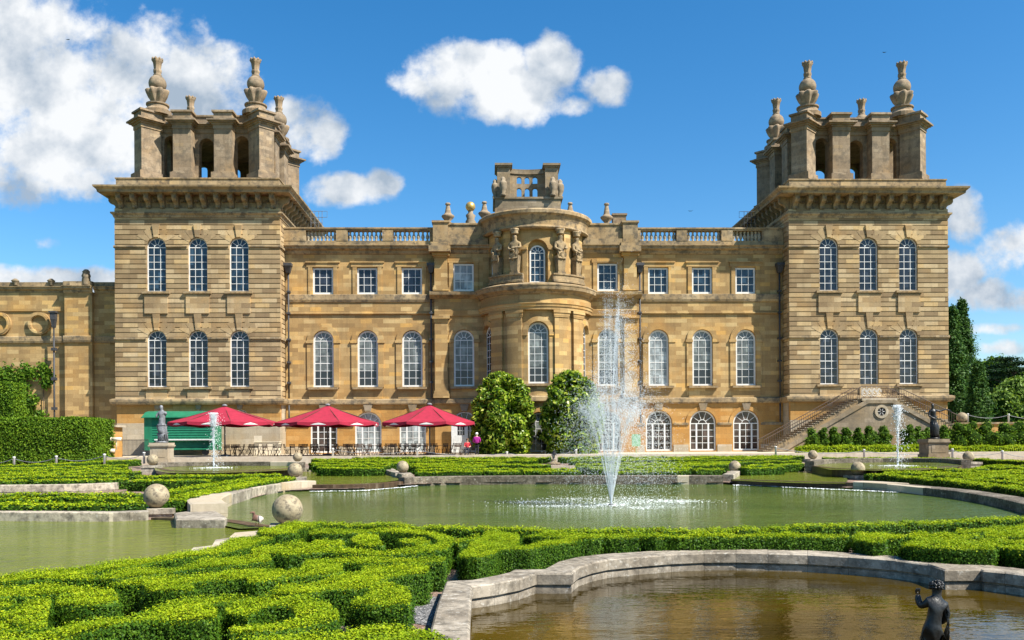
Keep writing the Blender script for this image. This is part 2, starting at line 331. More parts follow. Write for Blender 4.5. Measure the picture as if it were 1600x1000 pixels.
        for za, zb in zip(zs, zs[1:]):
            zm = (za + zb) / 2; g = any(q - 1e-4 < zm < q + gh + 1e-4 for q in gro); y = yf + (gd if g else 0)
            ed = [(x0, x0)]
            for o in sorted(ops):
                if o[2] < zm < o[3]:
                    h0, h1 = hw(o, za), hw(o, zb); ed += [(o[0] - h0, o[0] - h1), (o[0] + h0, o[0] + h1)]
            ed.append((x1, x1))
            for i in range(0, len(ed), 2):
                (a0, a1), (b0, b1) = ed[i], ed[i + 1]
                n = max(1, int(math.ceil((b0 - a0) / maxw)))
                for j in range(n):
                    p, q = j / n, (j + 1) / n
                    l0, r0, l1, r1 = a0 + (b0 - a0) * p, a0 + (b0 - a0) * q, a1 + (b1 - a1) * p, a1 + (b1 - a1) * q
                    s.hexa([(l0, y, za), (r0, y, za), (r0, yf + th, za), (l0, yf + th, za)], [(l1, y, zb), (r1, y, zb), (r1, yf + th, zb), (l1, yf + th, zb)], T)
    def mesh(s, name, mats):
        me = bpy.data.meshes.new(name); me.from_pydata(s.v, [], s.f)
        for m in (mats if isinstance(mats, (list, tuple)) else [mats]): me.materials.append(m)
        if s.f:
            me.polygons.foreach_set('material_index', s.m); me.polygons.foreach_set('use_smooth', s.sm)
        me.update(); return me
    def build(s, name, mats, parent=None, loc=(0, 0, 0)):
        return link(name, s.mesh(name, mats), parent, loc)
def link(name, me, parent=None, loc=(0, 0, 0), rz=0.0, scale=None):
    o = bpy.data.objects.new(name, me); col.objects.link(o); o.location = loc; o.rotation_euler = (0, 0, rz)
    if parent: o.parent = parent
    if scale: o.scale = scale
    return o
def tag(o, label=None, cat=None, group=None, kind=None):
    if label: o['label'] = label
    if cat: o['category'] = cat
    if group: o['group'] = group
    if kind: o['kind'] = kind
    return o
def empty(name, loc=(0, 0, 0), rz=0.0): return link(name, None, None, loc, rz)
def kids(o): return [c for c in bpy.data.objects if c.parent == o]
def copy_tree(o, parent=None, kidmap=None):
    c = o.copy(); col.objects.link(c)
    if parent: c.parent = parent
    for ch in list(o.children): copy_tree(ch, c)
    return c
def smoothmb(): b = MB(); b.smooth = True; return b
def fast_quads(V, mats, name, midx=None):
    """V: (n,4,3) array of quads -> mesh"""
    n = len(V); me = bpy.data.meshes.new(name); me.vertices.add(n * 4); me.vertices.foreach_set('co', V.reshape(-1).astype(np.float32))
    me.loops.add(n * 4); me.loops.foreach_set('vertex_index', np.arange(n * 4, dtype=np.int32))
    me.polygons.add(n); me.polygons.foreach_set('loop_start', np.arange(0, n * 4, 4, dtype=np.int32)); me.polygons.foreach_set('loop_total', np.full(n, 4, np.int32))
    for m in mats: me.materials.append(m)
    if midx is not None: me.polygons.foreach_set('material_index', midx.astype(np.int32))
    me.update(calc_edges=True); return me
def leaf_quads(P, N, size, jit=.9, aspect=.55):
    """diamond leaves at points P lying roughly across normals N"""
    n = len(P); Nn = N + rng.normal(0, jit, (n, 3)); Nn /= np.linalg.norm(Nn, axis=1)[:, None] + 1e-9
    A = rng.normal(0, 1, (n, 3)); A -= (A * Nn).sum(1)[:, None] * Nn; A /= np.linalg.norm(A, axis=1)[:, None] + 1e-9
    B = np.cross(Nn, A); s = (size * rng.uniform(.6, 1.35, n))[:, None]
    fold = Nn * s * .18
    return np.stack([P - A * s, P + B * s * aspect + fold, P + A * s, P - B * s * aspect + fold], 1)
def join_meshes(name, hull, quads, mats):
    """hull MB (material 0) + leaf quads (material 1) in one mesh"""
    hv = np.array(hull.v, dtype=np.float64).reshape(-1, 3); nh = len(hv); nq = len(quads)
    V = np.concatenate([hv, quads.reshape(-1, 3)]); me = bpy.data.meshes.new(name)
    me.vertices.add(len(V)); me.vertices.foreach_set('co', V.reshape(-1).astype(np.float32))
    tot = [len(f) for f in hull.f] + [4] * nq; idx = [i for f in hull.f for i in f]
    idx = np.concatenate([np.array(idx, np.int32), np.arange(nh, nh + 4 * nq, dtype=np.int32)])
    tot = np.array(tot, np.int32); st = np.concatenate([[0], np.cumsum(tot)[:-1]]).astype(np.int32)
    me.loops.add(len(idx)); me.loops.foreach_set('vertex_index', idx)
    me.polygons.add(len(tot)); me.polygons.foreach_set('loop_start', st); me.polygons.foreach_set('loop_total', tot)
    for m in mats: me.materials.append(m)
    me.polygons.foreach_set('material_index', np.array([0] * len(hull.f) + [1] * nq, np.int32))
    me.update(calc_edges=True); return me
def figure(name, V, E, mat, parent=None, loc=(0, 0, 0), rz=0, sub=2, root=0):
    """one continuous body grown over a skeleton: V = (x, y, z, radius[, radius2])"""
    me = bpy.data.meshes.new(name); me.from_pydata([v[:3] for v in V], E, []); me.materials.append(mat)
    o = link(name, me, parent, loc, rz)
    md = o.modifiers.new('skin', 'SKIN'); md.use_smooth_shade = True
    for i, v in enumerate(V):
        d = me.skin_vertices[0].data[i]; d.radius = (v[3], v[4] if len(v) > 4 else v[3]); d.use_root = (i == root)
    sb = o.modifiers.new('sub', 'SUBSURF'); sb.levels = sub; sb.render_levels = sub
    return o
# ------------------------------------------------------------ the palace (local frame: origin under the bow, main front on y = 0)
PAL = empty('palace', (4.15, 77.8, 0))
tag(PAL, 'honey stone palace with two square corner towers, long windowed front and rounded central bow', 'palace')
_wc = {}
def arc(c, r, a0, a1, n): return [(c[0] + r * math.cos(a0 + (a1 - a0) * i / n), c[1] + r * math.sin(a0 + (a1 - a0) * i / n)) for i in range(n + 1)]
def strip(mb, A, B, y0, y1):
    for i in range(len(A) - 1):
        mb.hexa([(A[i][0], y0, A[i][1]), (B[i][0], y0, B[i][1]), (B[i][0], y1, B[i][1]), (A[i][0], y1, A[i][1])],
                [(A[i + 1][0], y0, A[i + 1][1]), (B[i + 1][0], y0, B[i + 1][1]), (B[i + 1][0], y1, B[i + 1][1]), (A[i + 1][0], y1, A[i + 1][1])])
def win_meshes(w, h, kind, bw, rows):
    key = (w, h, kind, bw, rows)
    if key in _wc: return _wc[key]
    b = MB(); r = w / 2; sp = h - r if kind != 'square' else h
    b.box(-r, -r + bw, 0, .1, 0, sp); b.box(r - bw, r, 0, .1, 0, sp); b.box(-r + bw, r - bw, 0, .1, 0, bw * 1.15)
    if kind == 'square': b.box(-r + bw, r - bw, 0, .1, h - bw, h)
    else: strip(b, arc((0, sp), r, 0, math.pi, 18), arc((0, sp), r - bw, 0, math.pi, 18), 0, .1)
    q = .042; xs = [-r / 3 * 1.0, r / 3]
    if kind == 'french': xs = [-r * .46, 0, r * .46]
    zt = sp if kind != 'square' else h - bw
    for x in xs:
        t = .07 if (kind == 'french' and abs(x) > .1) else q / 2
        b.box(x - t, x + t, .02, .075, bw, zt)
    for k in range(1, rows + (0 if kind == 'square' else 1)):
        z = bw + (zt - bw) * k / rows; t = q / 2 * (1.7 if k == rows or (rows == 6 and k == 3) else 1)
        b.box(-r + bw, r - bw, .024, .071, z - t, z + t)
    if kind != 'square':
        ri = w * .15
        strip(b, arc((0, sp), ri + .03, 0, math.pi, 8), arc((0, sp), ri - .02, 0, math.pi, 8), .02, .075)
        for k in range(1, 5):
            a = math.pi * k / 5; d = (math.cos(a), math.sin(a)); p = (-d[1] * q / 2, d[0] * q / 2)
            b.hexa([(d[0] * ri + s * p[0], y, sp + d[1] * ri + s * p[1]) for s, y in ((1, .024), (-1, .024), (-1, .071), (1, .071))],
                   [(d[0] * (r - bw) + s * p[0], y, sp + d[1] * (r - bw) + s * p[1]) for s, y in ((1, .024), (-1, .024), (-1, .071), (1, .071))])
    g = MB(); out = [(-r + .02, .02), (r - .02, .02)] + ([(r - .02, h - .02), (-r + .02, h - .02)] if kind == 'square' else arc((0, sp), r - .02, 0, math.pi, 18))
    g.plate(out, .05, .06)
    _wc[key] = (b.mesh('window', MAT['white']), g.mesh('pane', MAT['glass'])); return _wc[key]
_gc = {}
def window(cx, y, z0, w, h, kind='arch', bw=.1, rows=6, glassm='glass', sill=None, rz=0.0, par=None, pos=None):
    fm, gm = win_meshes(w, h, kind, bw, rows)
    if glassm != 'glass':
        if (gm.name, glassm) not in _gc:
            c = gm.copy(); c.materials.clear(); c.materials.append(MAT[glassm]); _gc[(gm.name, glassm)] = c
        gm = _gc[(gm.name, glassm)]
    o = link('window', fm, par or PAL, pos or (cx, y, z0), rz); link('pane', gm, o)
    if sill:
        sw, sd = sill; s = MB(); s.box(-sw / 2, sw / 2, -sd, .04, -.2, -.01); s.build('sill', MAT['trim'], o)
    return o
def corn(z0, h, out, n=3): # classical cornice profile, closed, from wall outwards
    return [(-.05, z0), (.04, z0), (out * .25, z0 + h * .18), (out * .3, z0 + h * .42), (out * .72, z0 + h * .55), (out * .8, z0 + h * .62), (out * .8, z0 + h * .8), (out, z0 + h * .92), (out, z0 + h), (-.05, z0 + h + .05)]
def band(z0, z1, out): return [(-.05, z0), (out * .7, z0), (out, z0 + (z1 - z0) * .3), (out, z1 - .03), (out * .8, z1), (-.05, z1 + .02)]

def key(mb, cx, y, z0, z1, w0, w1, out):
    mb.hexa([(cx - w0 / 2, y - out, z0), (cx + w0 / 2, y - out, z0), (cx + w0 / 2, y + .1, z0), (cx - w0 / 2, y + .1, z0)],
            [(cx - w1 / 2, y - out * 1.2, z1), (cx + w1 / 2, y - out * 1.2, z1), (cx + w1 / 2, y + .1, z1), (cx - w1 / 2, y + .1, z1)])

# shared meshes
fb = smoothmb(); fb.smooth = False
fb.lathe([(1.18, 0), (1.18, .38), (1.02, .5), (.9, .62), (.86, .85), (.98, .9), (.98, 1.02), (.72, 1.1)], n=24)
fb.smooth = True
fb.lathe([(.42, 1.05), (.46, 1.2), (.68, 1.55), (.84, 1.95), (.90, 2.2), (.82, 2.32), (.60, 2.2), (.4, 2.1)], n=42, lobes=7, amp=.17)
fb.ball((0, 0, 2.86), .76, 20, 12)
fb.lathe([(.34, 3.5), (.36, 3.62), (.27, 3.7), (.33, 3.9), (.35, 4.05), (.28, 4.15), (.33, 4.5), (.36, 4.75), (.50, 5.02), (.42, 5.06), (.2, 4.95)], n=24, lobes=8, amp=.10)
for i in range(8):
    a = i * math.pi / 4; fb.ball((.42 * math.cos(a), .42 * math.sin(a), 5.02), .11, 6, 5, (1, 1, 1.3))
FINIAL = fb.mesh('finial', MAT['belv'])
br = MB()
prof = [(0, 0), (-.22, .02), (-.32, .14), (-.28, .3), (-.42, .5), (-.75, .62), (-.88, .8), (-.88, 1.18), (0, 1.18)]
br.v = []; n = len(prof)
br.add([(-.19, y, z) for y, z in prof] + [(.19, y, z) for y, z in prof], [tuple(range(n)), tuple(range(2 * n - 1, n - 1, -1))] + [(i, n + i, n + (i + 1) % n, (i + 1) % n) for i in range(n)])
br.box(-.25, .25, -.95, 0, 1.1, 1.22)
BRACKET = br.mesh('bracket', MAT['trim'])
den = MB()
for i in range(4): den.box(-.27 + i * .16, -.17 + i * .16, -.16, 0, 0, .2)
DENT = den.mesh('dentil_block', MAT['trim'])

def tower(sx, gl, gu):
    cx = 29.15 * sx; hw = 7.05; yf = -1.8; yb = 12.3; L = (cx, 0, 0)
    wx = (-3.52, 0, 3.52)
    m = MB(); door = sx > 0
    ops = [(x, 1.65, 5.86, 10.72, True) for x in wx] + [(x, 1.65, 14.05, 18.7, True) for x in wx]
    m.panel(-hw, hw, 4.62, 20.45, yf, .5, ops, course=.42)
    for s in (-1, 1):
        def T(x, y, z, s=s): return (s * (hw - (y - 0) * 1.0), x, z) if s > 0 else (-(hw - y), x, z)
        m.panel(yf + .5, yb, 4.62, 20.45, 0, .5, (), course=.42, T=T)
    m.box(-hw + .5, hw - .5, yb - .6, yb, 0, 20.4); m.box(-hw, hw, yf + .02, yb - .02, 20.45, 21.2); m.box(-hw + .3, hw - .3, yf + .3, yb - .3, 21.2, 22.9)
    t = m.build('tower', MAT['tower'], PAL, L)
    for x in wx:   # keystone with voussoirs leaning on each side
        for zt in (10.72, 18.7):
            k = MB(); key(k, x, yf, zt + .02, 12.12 if zt < 12 else 19.78, .34, .64, .1)
            for s in (-1, 1):
                for q, (a, ro) in enumerate(((62, 1.75), (40, 1.9))):
                    aa = R(a); c = zt - .825; h = .17
                    p = [(x + s * (.86 * math.cos(aa - h)), c + .86 * math.sin(aa - h)), (x + s * ro * math.cos(aa - h), c + ro * math.sin(aa - h)), (x + s * ro * math.cos(aa + h), c + ro * math.sin(aa + h)), (x + s * .86 * math.cos(aa + h), c + .86 * math.sin(aa + h))]
                    k.plate(p if s < 0 else p, yf - .012 - .004 * q, yf + .1)
            k.build('arch_stones', MAT['tower'], t)
    for x in wx:
        k = MB(); k.box(x - .98, x + .98, yf - .12, yf + .1, 12.15, 13.78); k.box(x - 1.0, x + 1.0, yf - .125, yf - .03, 13.0, 13.06); k.build('apron_panel', MAT['tower'], t)
        k = MB(); k.box(x - .9, x + .9, yf - .1, yf + .1, 4.86, 5.6); k.build('apron_panel', MAT['tower'], t)
    e = [-hw - .06]
    for x in wx: e += [x - .9, x + .9]
    e.append(hw + .06)
    for za, zb_ in ((9.9, 10.1), (17.82, 18.0)):
        for i in range(0, 8, 2): k = MB(); k.mould(e[i], e[i + 1], yf, band(za, zb_, .12)); k.build('string_course', MAT['trim'], t)
        for s in (-1, 1): k = MB(); k.box(s * hw - .0 if s > 0 else -hw - .12, s * hw + .12 if s > 0 else -hw, yf + .02, yb, za, za + .18); k.build('string_course', MAT['trim'], t)
    k = MB(); k.rectring(-hw, hw, yf, yb, [(-.3, 4.3), (.12, 4.3), (.3, 4.42), (.36, 4.6), (.36, 4.78), (.15, 4.86), (-.3, 4.9)]); k.build('base_moulding', MAT['trim'], t)
    k = MB(); lx = [(x, 1.2, 2.6, 3.95, True) for x in wx]
    k.panel(-hw + .08, hw - .08, 0, 2.75, yf + .1, .4); k.cur = 0
    k.build('base_course', MAT['pale'], t)
    k = MB(); k.panel(-hw + .08, hw - .08, 2.75, 4.32, yf + .1, .4, [(x, 1.5, 2.9, 3.9, True) for x in wx] if not door else [])
    k.build('basement_wall', MAT['orange'], t)
    for x in wx: k = MB(); key(k, x, yf + .1, 3.92, 4.3, .34, .5, .14); k.build('keystone', MAT['grey'], t)
    for s in (-1, 1): k = MB(); k.box(s * hw - (.42 if s > 0 else -.02), s * hw + (-.02 if s > 0 else .42), yf + .5, yb, 0, 4.4); k.build('side_base', MAT['pale'], t)
    if not door:
        for x in wx: window(x, yf + .3, 2.9, 1.5, 1.0, 'arch', .07, 1, 'glass', par=t)
    for i, x in enumerate(wx):
        isd = door and i == 1
        window(cx + x, yf + .24, 5.86 if not isd else 4.9, 1.65, 4.86 if not isd else 5.82, 'arch', .085, 6 if not isd else 7, gl, None if isd else (2.35, .48))
        window(cx + x, yf + .24, 14.05, 1.65, 4.65, 'arch', .085, 6, gu, (2.35, .48))
    # entablature and great cornice
    k = MB(); k.rectring(-hw, hw, yf, yb, [(-.3, 20.4), (.06, 20.4), (.12, 20.6), (.26, 20.72), (.26, 20.84), (.06, 20.9), (-.3, 20.92)])
    k.rectring(-hw + .3, hw - .3, yf + .3, yb - .3, [(-.3, 20.9), (.1, 20.9), (.1, 22.3), (-.3, 22.3)])
    k.rectring(-hw, hw, yf, yb, [(-.5, 22.33), (1.02, 22.33), (1.06, 22.52), (1.28, 22.72), (1.3, 22.86), (.6, 22.95), (-.5, 22.97)])
    k.rectring(-hw + .15, hw - .15, yf + .15, yb - .15, [(-.6, 22.9), (.05, 22.9), (.05, 23.7), (.12, 23.76), (.12, 23.86), (-.6, 23.88)])
    k.box(-5.95, 5.95, -.7, 11.2, 23.7, 24.1)
    k.build('cornice', MAT['trim'], t)
    for i in range(12):
        x = -6.49 + i * 1.18; link('bracket', BRACKET, t, (x, yf + .2, 21.13)); link('dentils', DENT, t, (x + .59 if i < 11 else x, yf + .2, 21.75)) if i < 11 else None
    inn = -sx
    for i in range(11):
        for s in (inn, -inn) if i < 2 else (inn,):
            link('bracket', BRACKET, t, (s * (hw - .2), yf + .6 + i * 1.18, 21.13), R(90) * s)
    # belvedere
    B = MB(); cy = 5.25
    Q = {}
    for r in range(4):
        c, s_ = math.cos(r * math.pi / 2), math.sin(r * math.pi / 2)
        Q[r] = lambda x, y, z, c=c, s_=s_: (x * c - y * s_, cy + x * s_ + y * c, z)
        off = .0
        x1 = 4.5 if r % 2 == 0 else 3.8
        B.panel(-x1, x1, 24.1, 28.6, -4.5, .7, [(0, 1.3, 24.12, 28.1, True), (-3.14, 1.16, 24.12, 28.3, True), (3.14, 1.16, 24.12, 28.3, True)] , T=Q[r])
    bv = B.build('belvedere', MAT['belv'], t)
    P = MB(); P2 = MB()
    def ent(mb, hx, y0, y1, T, dz):
        for a, b_, o in ((28.55, 28.92, .06), (28.92, 29.06, .16), (29.06, 29.18, .34), (29.18, 29.32, .5), (29.32, 29.45, .2), (29.45, 30.0, .02), (30.0, 30.17, .16)):
            mb.box(-hx - o, hx + o, y0 - o, y1 + .1, a + dz, b_ + dz, T)
    E_ = MB()
    for a, b_, o in ((28.55, 28.92, 0), (28.92, 29.06, .1), (29.06, 29.18, .28), (29.18, 29.32, .45), (29.32, 29.45, .14), (29.45, 29.95, 0), (29.95, 30.1, .1)):
        E_.box(-4.6 - o, 4.6 + o, cy - 4.6 - o, cy + 4.6 + o, a, b_)
    for r in range(4):
        for s in (-1, 1):
            T = Q[r]; x = s * 1.78
            P = MB(); P.box(x - .78, x + .78, -5.6, -4.5, 24.8, 28.6, T); P.box(x - .98, x + .98, -5.83, -4.45, 24.1, 24.72, T); P.box(x - .84, x + .84, -5.68, -4.45, 24.72, 24.82, T); P.build('pier', MAT['belv'], bv)
            ent(E_, .78, -5.6, -4.5, lambda X, Y, Z, T=T, x=x: T(X + x, Y, Z), .006)
        a = r * math.pi / 2 + math.pi / 4; c, s_ = math.cos(a), math.sin(a)
        D = lambda x, y, z, c=c, s_=s_: (x * c - y * s_, cy + x * s_ + y * c, z)
        q0, q1 = -5.6 * 1.414, -4.35 * 1.414
        P = MB(); P.box(-.73, .73, q0, q1, 24.8, 28.6, D); P.box(-.96, .96, q0 - .22, q1, 24.1, 24.72, D); P.box(-.8, .8, q0 - .08, q1, 24.72, 24.82, D); P.build('pier', MAT['belv'], bv)
        ent(E_, .73, q0, q1, D, .003)
    E_.build('entablature', MAT['belv'], bv)
    for a in (-1, 1):
        for b_ in (-1, 1):
            link('finial', FINIAL, t, (a * 4.33, cy + b_ * 4.33 , 30.1))
    return t
tower(-1, 'glass', 'glass_blue'); tower(1, 'glass', 'glass')

# ---------------- main front, both halves
bal = smoothmb(); bal.lathe([(.11, 0), (.11, .1), (.07, .14), (.15, .3), (.16, .42), (.08, .66), (.07, .72), (.11, .78), (.11, .9)], n=10)
BAL = bal.mesh('baluster', MAT['pale'])
WX = (10.95, 14.88, 18.78)
BL1 = {(-1, 0): 'glass_blind', (-1, 1): 'glass_blind', (-1, 2): 'glass_blind', (1, 0): 'glass_pale', (1, 1): 'glass_blind', (1, 2): 'glass_blind'}
for s in (-1, 1):
    ws = sorted(s * x for x in WX)
    a, b = (8.95, 22.1) if s > 0 else (-22.1, -8.95)
    m = MB()
    m.panel(a, b, 4.5, 17.8, 0, .5, [(x, 1.8, 5.86, 10.9, True) for x in ws] + [(x, 1.8, 14.1, 16.45, False) for x in ws])
    w_ = m.build('front_wall', MAT['main'], PAL)
    m = MB(); m.panel(a, b, 0, 4.5, .02, .5, [(x, 2.35, .1, 3.7, True) for x in ws]); m.build('basement_wall', MAT['orange'], w_)
    m = MB(); m.box(a, b, -.06, .3, 0, .62) if False else None
    e = [a] + [q for x in ws for q in (x - 1.3, x + 1.3)] + [b]
    for i in range(0, len(e), 2):
        m = MB(); m.box(e[i], e[i + 1], -.05, .2, 0, .65); m.build('plinth', MAT['pale'], w_); m = MB(); m.mould(e[i] , e[i + 1], .02, band(2.35, 2.6, .1)); m.build('impost_band', MAT['trim'], w_)
    m = MB()
    m.mould(a, b, 0, [(-.05, 4.3), (.1, 4.3), (.24, 4.42), (.24, 4.76), (.1, 4.84), (-.05, 4.86)])
    m.build('base_moulding', MAT['trim'], w_); m = MB(); m.mould(a, b, 0, band(13.38, 14.06, .22)); m.build('sill_course', MAT['trim'], w_); m = MB()
    m.mould(a, b, 0, corn(17.6, .75, .62))
    m.build('cornice', MAT['trim'], w_)
    m = MB(); m.mould(a, b, 0, band(12.3, 12.46, .16)); m.mould(a, b, 0, [(-.05, 12.46), (.07, 12.46), (.07, 13.38), (-.05, 13.38)]); m.build('frieze_band', MAT['main'], w_)
    for x in ws:
        m = MB()
        for sp, z0, zt, r in ((10.0, 5.86, 10.9, .9),):
            strip(m, [(x + p, z) for p, z in arc((0, 10.0), .92, 0, math.pi, 18)], [(x + p, z) for p, z in arc((0, 10.0), 1.42, 0, math.pi, 18)], -.10, .1)
            for q in (-1, 1):
                m.box(x + q * 1.17 - .25, x + q * 1.17 + .25, -.10, .1, 5.86, 9.78); m.box(x + q * 1.2 - .32, x + q * 1.2 + .32, -.17, .1, 9.78, 10.0)
        m.box(x - 1.25, x + 1.25, -.1, .1, 4.86, 5.9); m.build('window_surround', MAT['main'], w_); m = MB()
        # square-window architrave with ears
        m.box(x - 1.28, x - .92, -.09, .1, 14.06, 16.5); m.box(x + .92, x + 1.28, -.09, .1, 14.06, 16.5); m.box(x - 1.42, x + 1.42, -.105, .1, 16.5, 16.86)
        m.box(x - 1.5, x + 1.5, -.2, .1, 16.86, 16.98); m.build('window_surround', MAT['main'], w_); m = MB()
        strip(m, [(x + p, z) for p, z in arc((0, 2.52), 1.2, 0, math.pi, 16)], [(x + p, z) for p, z in arc((0, 2.52), 1.55, 0, math.pi, 16)], -.06, .1); m.build('window_surround', MAT['orange'], w_)
        m = MB(); key(m, x, 0, 3.72, 4.34, .5, .8, .16); m.build('keystone', MAT['grey'], w_)
    for i, x in enumerate(ws):
        window(x, .14, 5.88, 1.8, 5.0, 'arch', .15, 6, BL1[(s, i)], (2.6, .55)); window(x, .12, 14.1, 1.8, 2.33, 'square', .15, 3, 'glass_blue' if s > 0 else 'glass', None)
        window(x, .16, .1, 2.33, 3.58, 'french', .12, 4, 'glass_brown' if (s > 0 or i == 0) else 'glass_pale')
    # balustrade
    m = MB(); lo, hi = (9.0, 22.1) if s > 0 else (-22.1, -9.0)
    m.box(lo, hi, -.35, .35, 18.34, 18.75); m.box(lo, hi, -.34, .34, 19.66, 19.80); m.box(lo, hi, -.42, .42, 19.80, 19.92)
    bs = []
    for (p, q) in ((20.2, 22.1), (16.55, 17.55), (12.55, 13.5), (9.0, 9.35)):
        m.box(s * p if s > 0 else -q, q if s > 0 else -p, -.38, .38, 18.74, 19.67)
    bo = m.build('balustrade', MAT['trim'], PAL)
    for (p, q) in ((17.55, 20.2), (13.5, 16.55), (9.35, 12.55)):
        n = 8
        for i in range(n): link('baluster', BAL, bo, (s * (p + (q - p) * (i + .5) / n), 0, 18.755))
    # rainwater pipes
    for x in (21.75, 9.25):
        p = smoothmb(); X = s * x
        p.tube([(X, -.3, 4.9), (X, -.3, 16.0)], .075, 8); p.tube([(X, -.3, 2.6), (X, -.3, 4.3)], .075, 8)
        p.smooth = False
        p.hexa([(X - .15, -.5, 15.9), (X + .15, -.5, 15.9), (X + .15, -.1, 15.9), (X - .15, -.1, 15.9)], [(X - .3, -.7, 16.5), (X + .3, -.7, 16.5), (X + .3, -.1, 16.5), (X - .3, -.1, 16.5)])
        p.box(X - .34, X + .34, -.74, -.09, 16.5, 16.75)
        for z in (6.2, 8, 10, 12.3, 14.2): p.box(X - .15, X + .15, -.42, -.02, z, z + .16)
        p.build('downpipe', MAT['lead'], PAL)
    # roof-access ladder hoop behind the balustrade
    lx = 19.6; L = MB()
    for i, dx in enumerate((-.55, -.25, .1, .45)): L.tube([(s * (lx + dx), 1.2, 19.2), (s * (lx + dx), 1.2, 21.75)], .025, 5)
    for z in (20.2, 20.7, 21.2, 21.75): L.tube([(s * (lx - .55), 1.2, z), (s * (lx + .45), 1.2, z)], .025, 5)
    L.tube([(s * (lx - .55), 1.2, 21.75), (s * (lx - 1.0), 1.2, 21.75), (s * (lx - 1.0), 1.2, 21.2), (s * (lx - .55), 1.2, 21.2)], .025, 5)
    L.build('roof_ladder', MAT['iron'] if s > 0 else MAT['leadgrey'], PAL)

# ---------------- centre block
for s in (-1, 1):
    a, b = (4.1, 8.95) if s > 0 else (-8.95, -4.1); x = 6.37 * s; y = -.35
    m = MB(); m.panel(a, b, 4.5, 12.1, y, .6, [(x, 1.8, 5.86, 10.9, True)]); m.panel(a, b, 13.3, 17.8, y, .6, [(x, 1.8, 14.3, 16.75, False)])
    w_ = m.build('centre_wall', MAT['main'], PAL)
    m = MB(); m.panel(a, b, 0, 4.5, y + .02, .6, [(x, 2.2, .1, 3.7, True)]); m.build('basement_wall', MAT['orange'], w_)
    m = MB(); m.mould(a, b + (.0), y, [(-.05, 4.3), (.1, 4.3), (.24, 4.42), (.24, 4.76), (.1, 4.84), (-.05, 4.86)])
    m.build('base_moulding', MAT['trim'], w_); m = MB()
    m.mould(a - (.4 if s < 0 else 0), b + (.4 if s > 0 else 0), y, [(-.6, 13.62), (.1, 13.62), (.3, 13.75), (.62, 13.9), (.66, 14.12), (.1, 14.26), (-.6, 14.27)])
    m.build('middle_cornice', MAT['trim'], w_); m = MB(); m.mould(a, b, y, corn(17.6, .75, .5))
    p0, p1 = sorted((s * 7.8, s * 8.92))
    m.build('cornice', MAT['trim'], w_)
    m = MB(); m.mould(a, b, y, [(-.6, 12.1), (.1, 12.1), (.14, 12.6), (.06, 12.64), (.06, 13.62), (-.6, 13.62)]); m.build('frieze_band', MAT['main'], w_)
    for z0, z1, zb, zc in ((5.5, 11.5, 4.87, 12.08), (14.75, 17.2, 14.28, 17.62)):
        m = MB(); m.box(p0, p1, y - .32, y + .1, z0, z1); m.box(p0 - .14, p1 + .14, y - .45, y + .1, zb, zb + (z0 - zb) * .6); m.box(p0 - .07, p1 + .07, y - .38, y + .1, zb + (z0 - zb) * .6, z0)
        m.box(p0 - .06, p1 + .06, y - .38, y + .1, z1, z1 + .14); m.box(p0 - .2, p1 + .2, y - .52, y + .1, zc - .26, zc - .01); m.box(p0 - .1, p1 + .1, y - .42, y + .1, z1 + .14, zc - .26); m.build('pilaster', MAT['main'], w_)
    m = MB(); m.box(p0 - .45, p1 + .3, y - .95, y + .1, 17.63, 18.12); m.box(p0 - .3, p1 + .2, y - .7, y + .1, 18.12, 18.5)
    m.box(p0 - .1, p1 + .1, y - .45, .4, 18.38, 20.25); m.box(p0 - .2, p1 + .2, y - .55, .5, 20.25, 20.42)
    q0, q1 = sorted((s * 4.2, s * 7.7))
    m.box(q0, q1, y - .2, .3, 18.38, 20.1); m.box(q0, q1, y - .3, .4, 20.1, 20.25); m.box(q0, q1, y - .42, .3, 18.36, 18.85)
    m.build('parapet', MAT['trim'], PAL)
    m = MB()
    strip(m, [(x + p, z) for p, z in arc((0, 10.0), .92, 0, math.pi, 18)], [(x + p, z) for p, z in arc((0, 10.0), 1.36, 0, math.pi, 18)], y - .10, y + .1)
    for q in (-1, 1):
        m.box(x + q * 1.12 - .2, x + q * 1.12 + .2, y - .06, y + .1, 5.86, 9.75); m.box(x + q * 1.16 - .28, x + q * 1.16 + .28, y - .16, y + .1, 9.75, 10.0)
    m.box(x - 1.2, x + 1.2, y - .1, y + .1, 4.86, 5.9); m.build('window_surround', MAT['main'], w_); m = MB()
    for q in (-1, 1): m.box(x + q * 1.1 - .18, x + q * 1.1 + .18, y - .09, y + .1, 14.28, 16.8)
    m.box(x - 1.4, x + 1.4, y - .1, y + .1, 16.8, 17.15); m.build('window_surround', MAT['main'], w_)
    m = MB(); key(m, x, y, 3.72, 4.34, .5, .8, .16); m.build('keystone', MAT['grey'], w_)
    window(x, y + .14, 5.88, 1.8, 5.0, 'arch', .15, 6, 'glass_blind', (2.4, .5)); window(x, y + .12, 14.3, 1.8, 2.43, 'square', .15, 3, 'glass_pale' if s < 0 else 'glass_blue')
    window(x, y + .16, .1, 2.18, 3.58, 'french', .12, 4, 'glass_brown')
# white boarded door leaf beside the cafe
m = MB(); m.box(-7.5, -6.05, -.9, -.82, .05, 3.0);
for i in range(9): m.box(-7.48 + i * .16, -7.47 + i * .16 + .13, -.915, -.9, .1, 1.5)
m.cur = 1; m.box(-6.95, -6.35, -.912, -.9, 1.6, 2.75); m.cur = 0
for x in (-6.75, -6.55): m.box(x - .015, x + .015, -.925, -.912, 1.6, 2.75)
for z in (1.98, 2.36): m.box(-6.95, -6.35, -.922, -.912, z - .015, z + .015)
m.build('door', [MAT['white'], MAT['glass']], PAL)

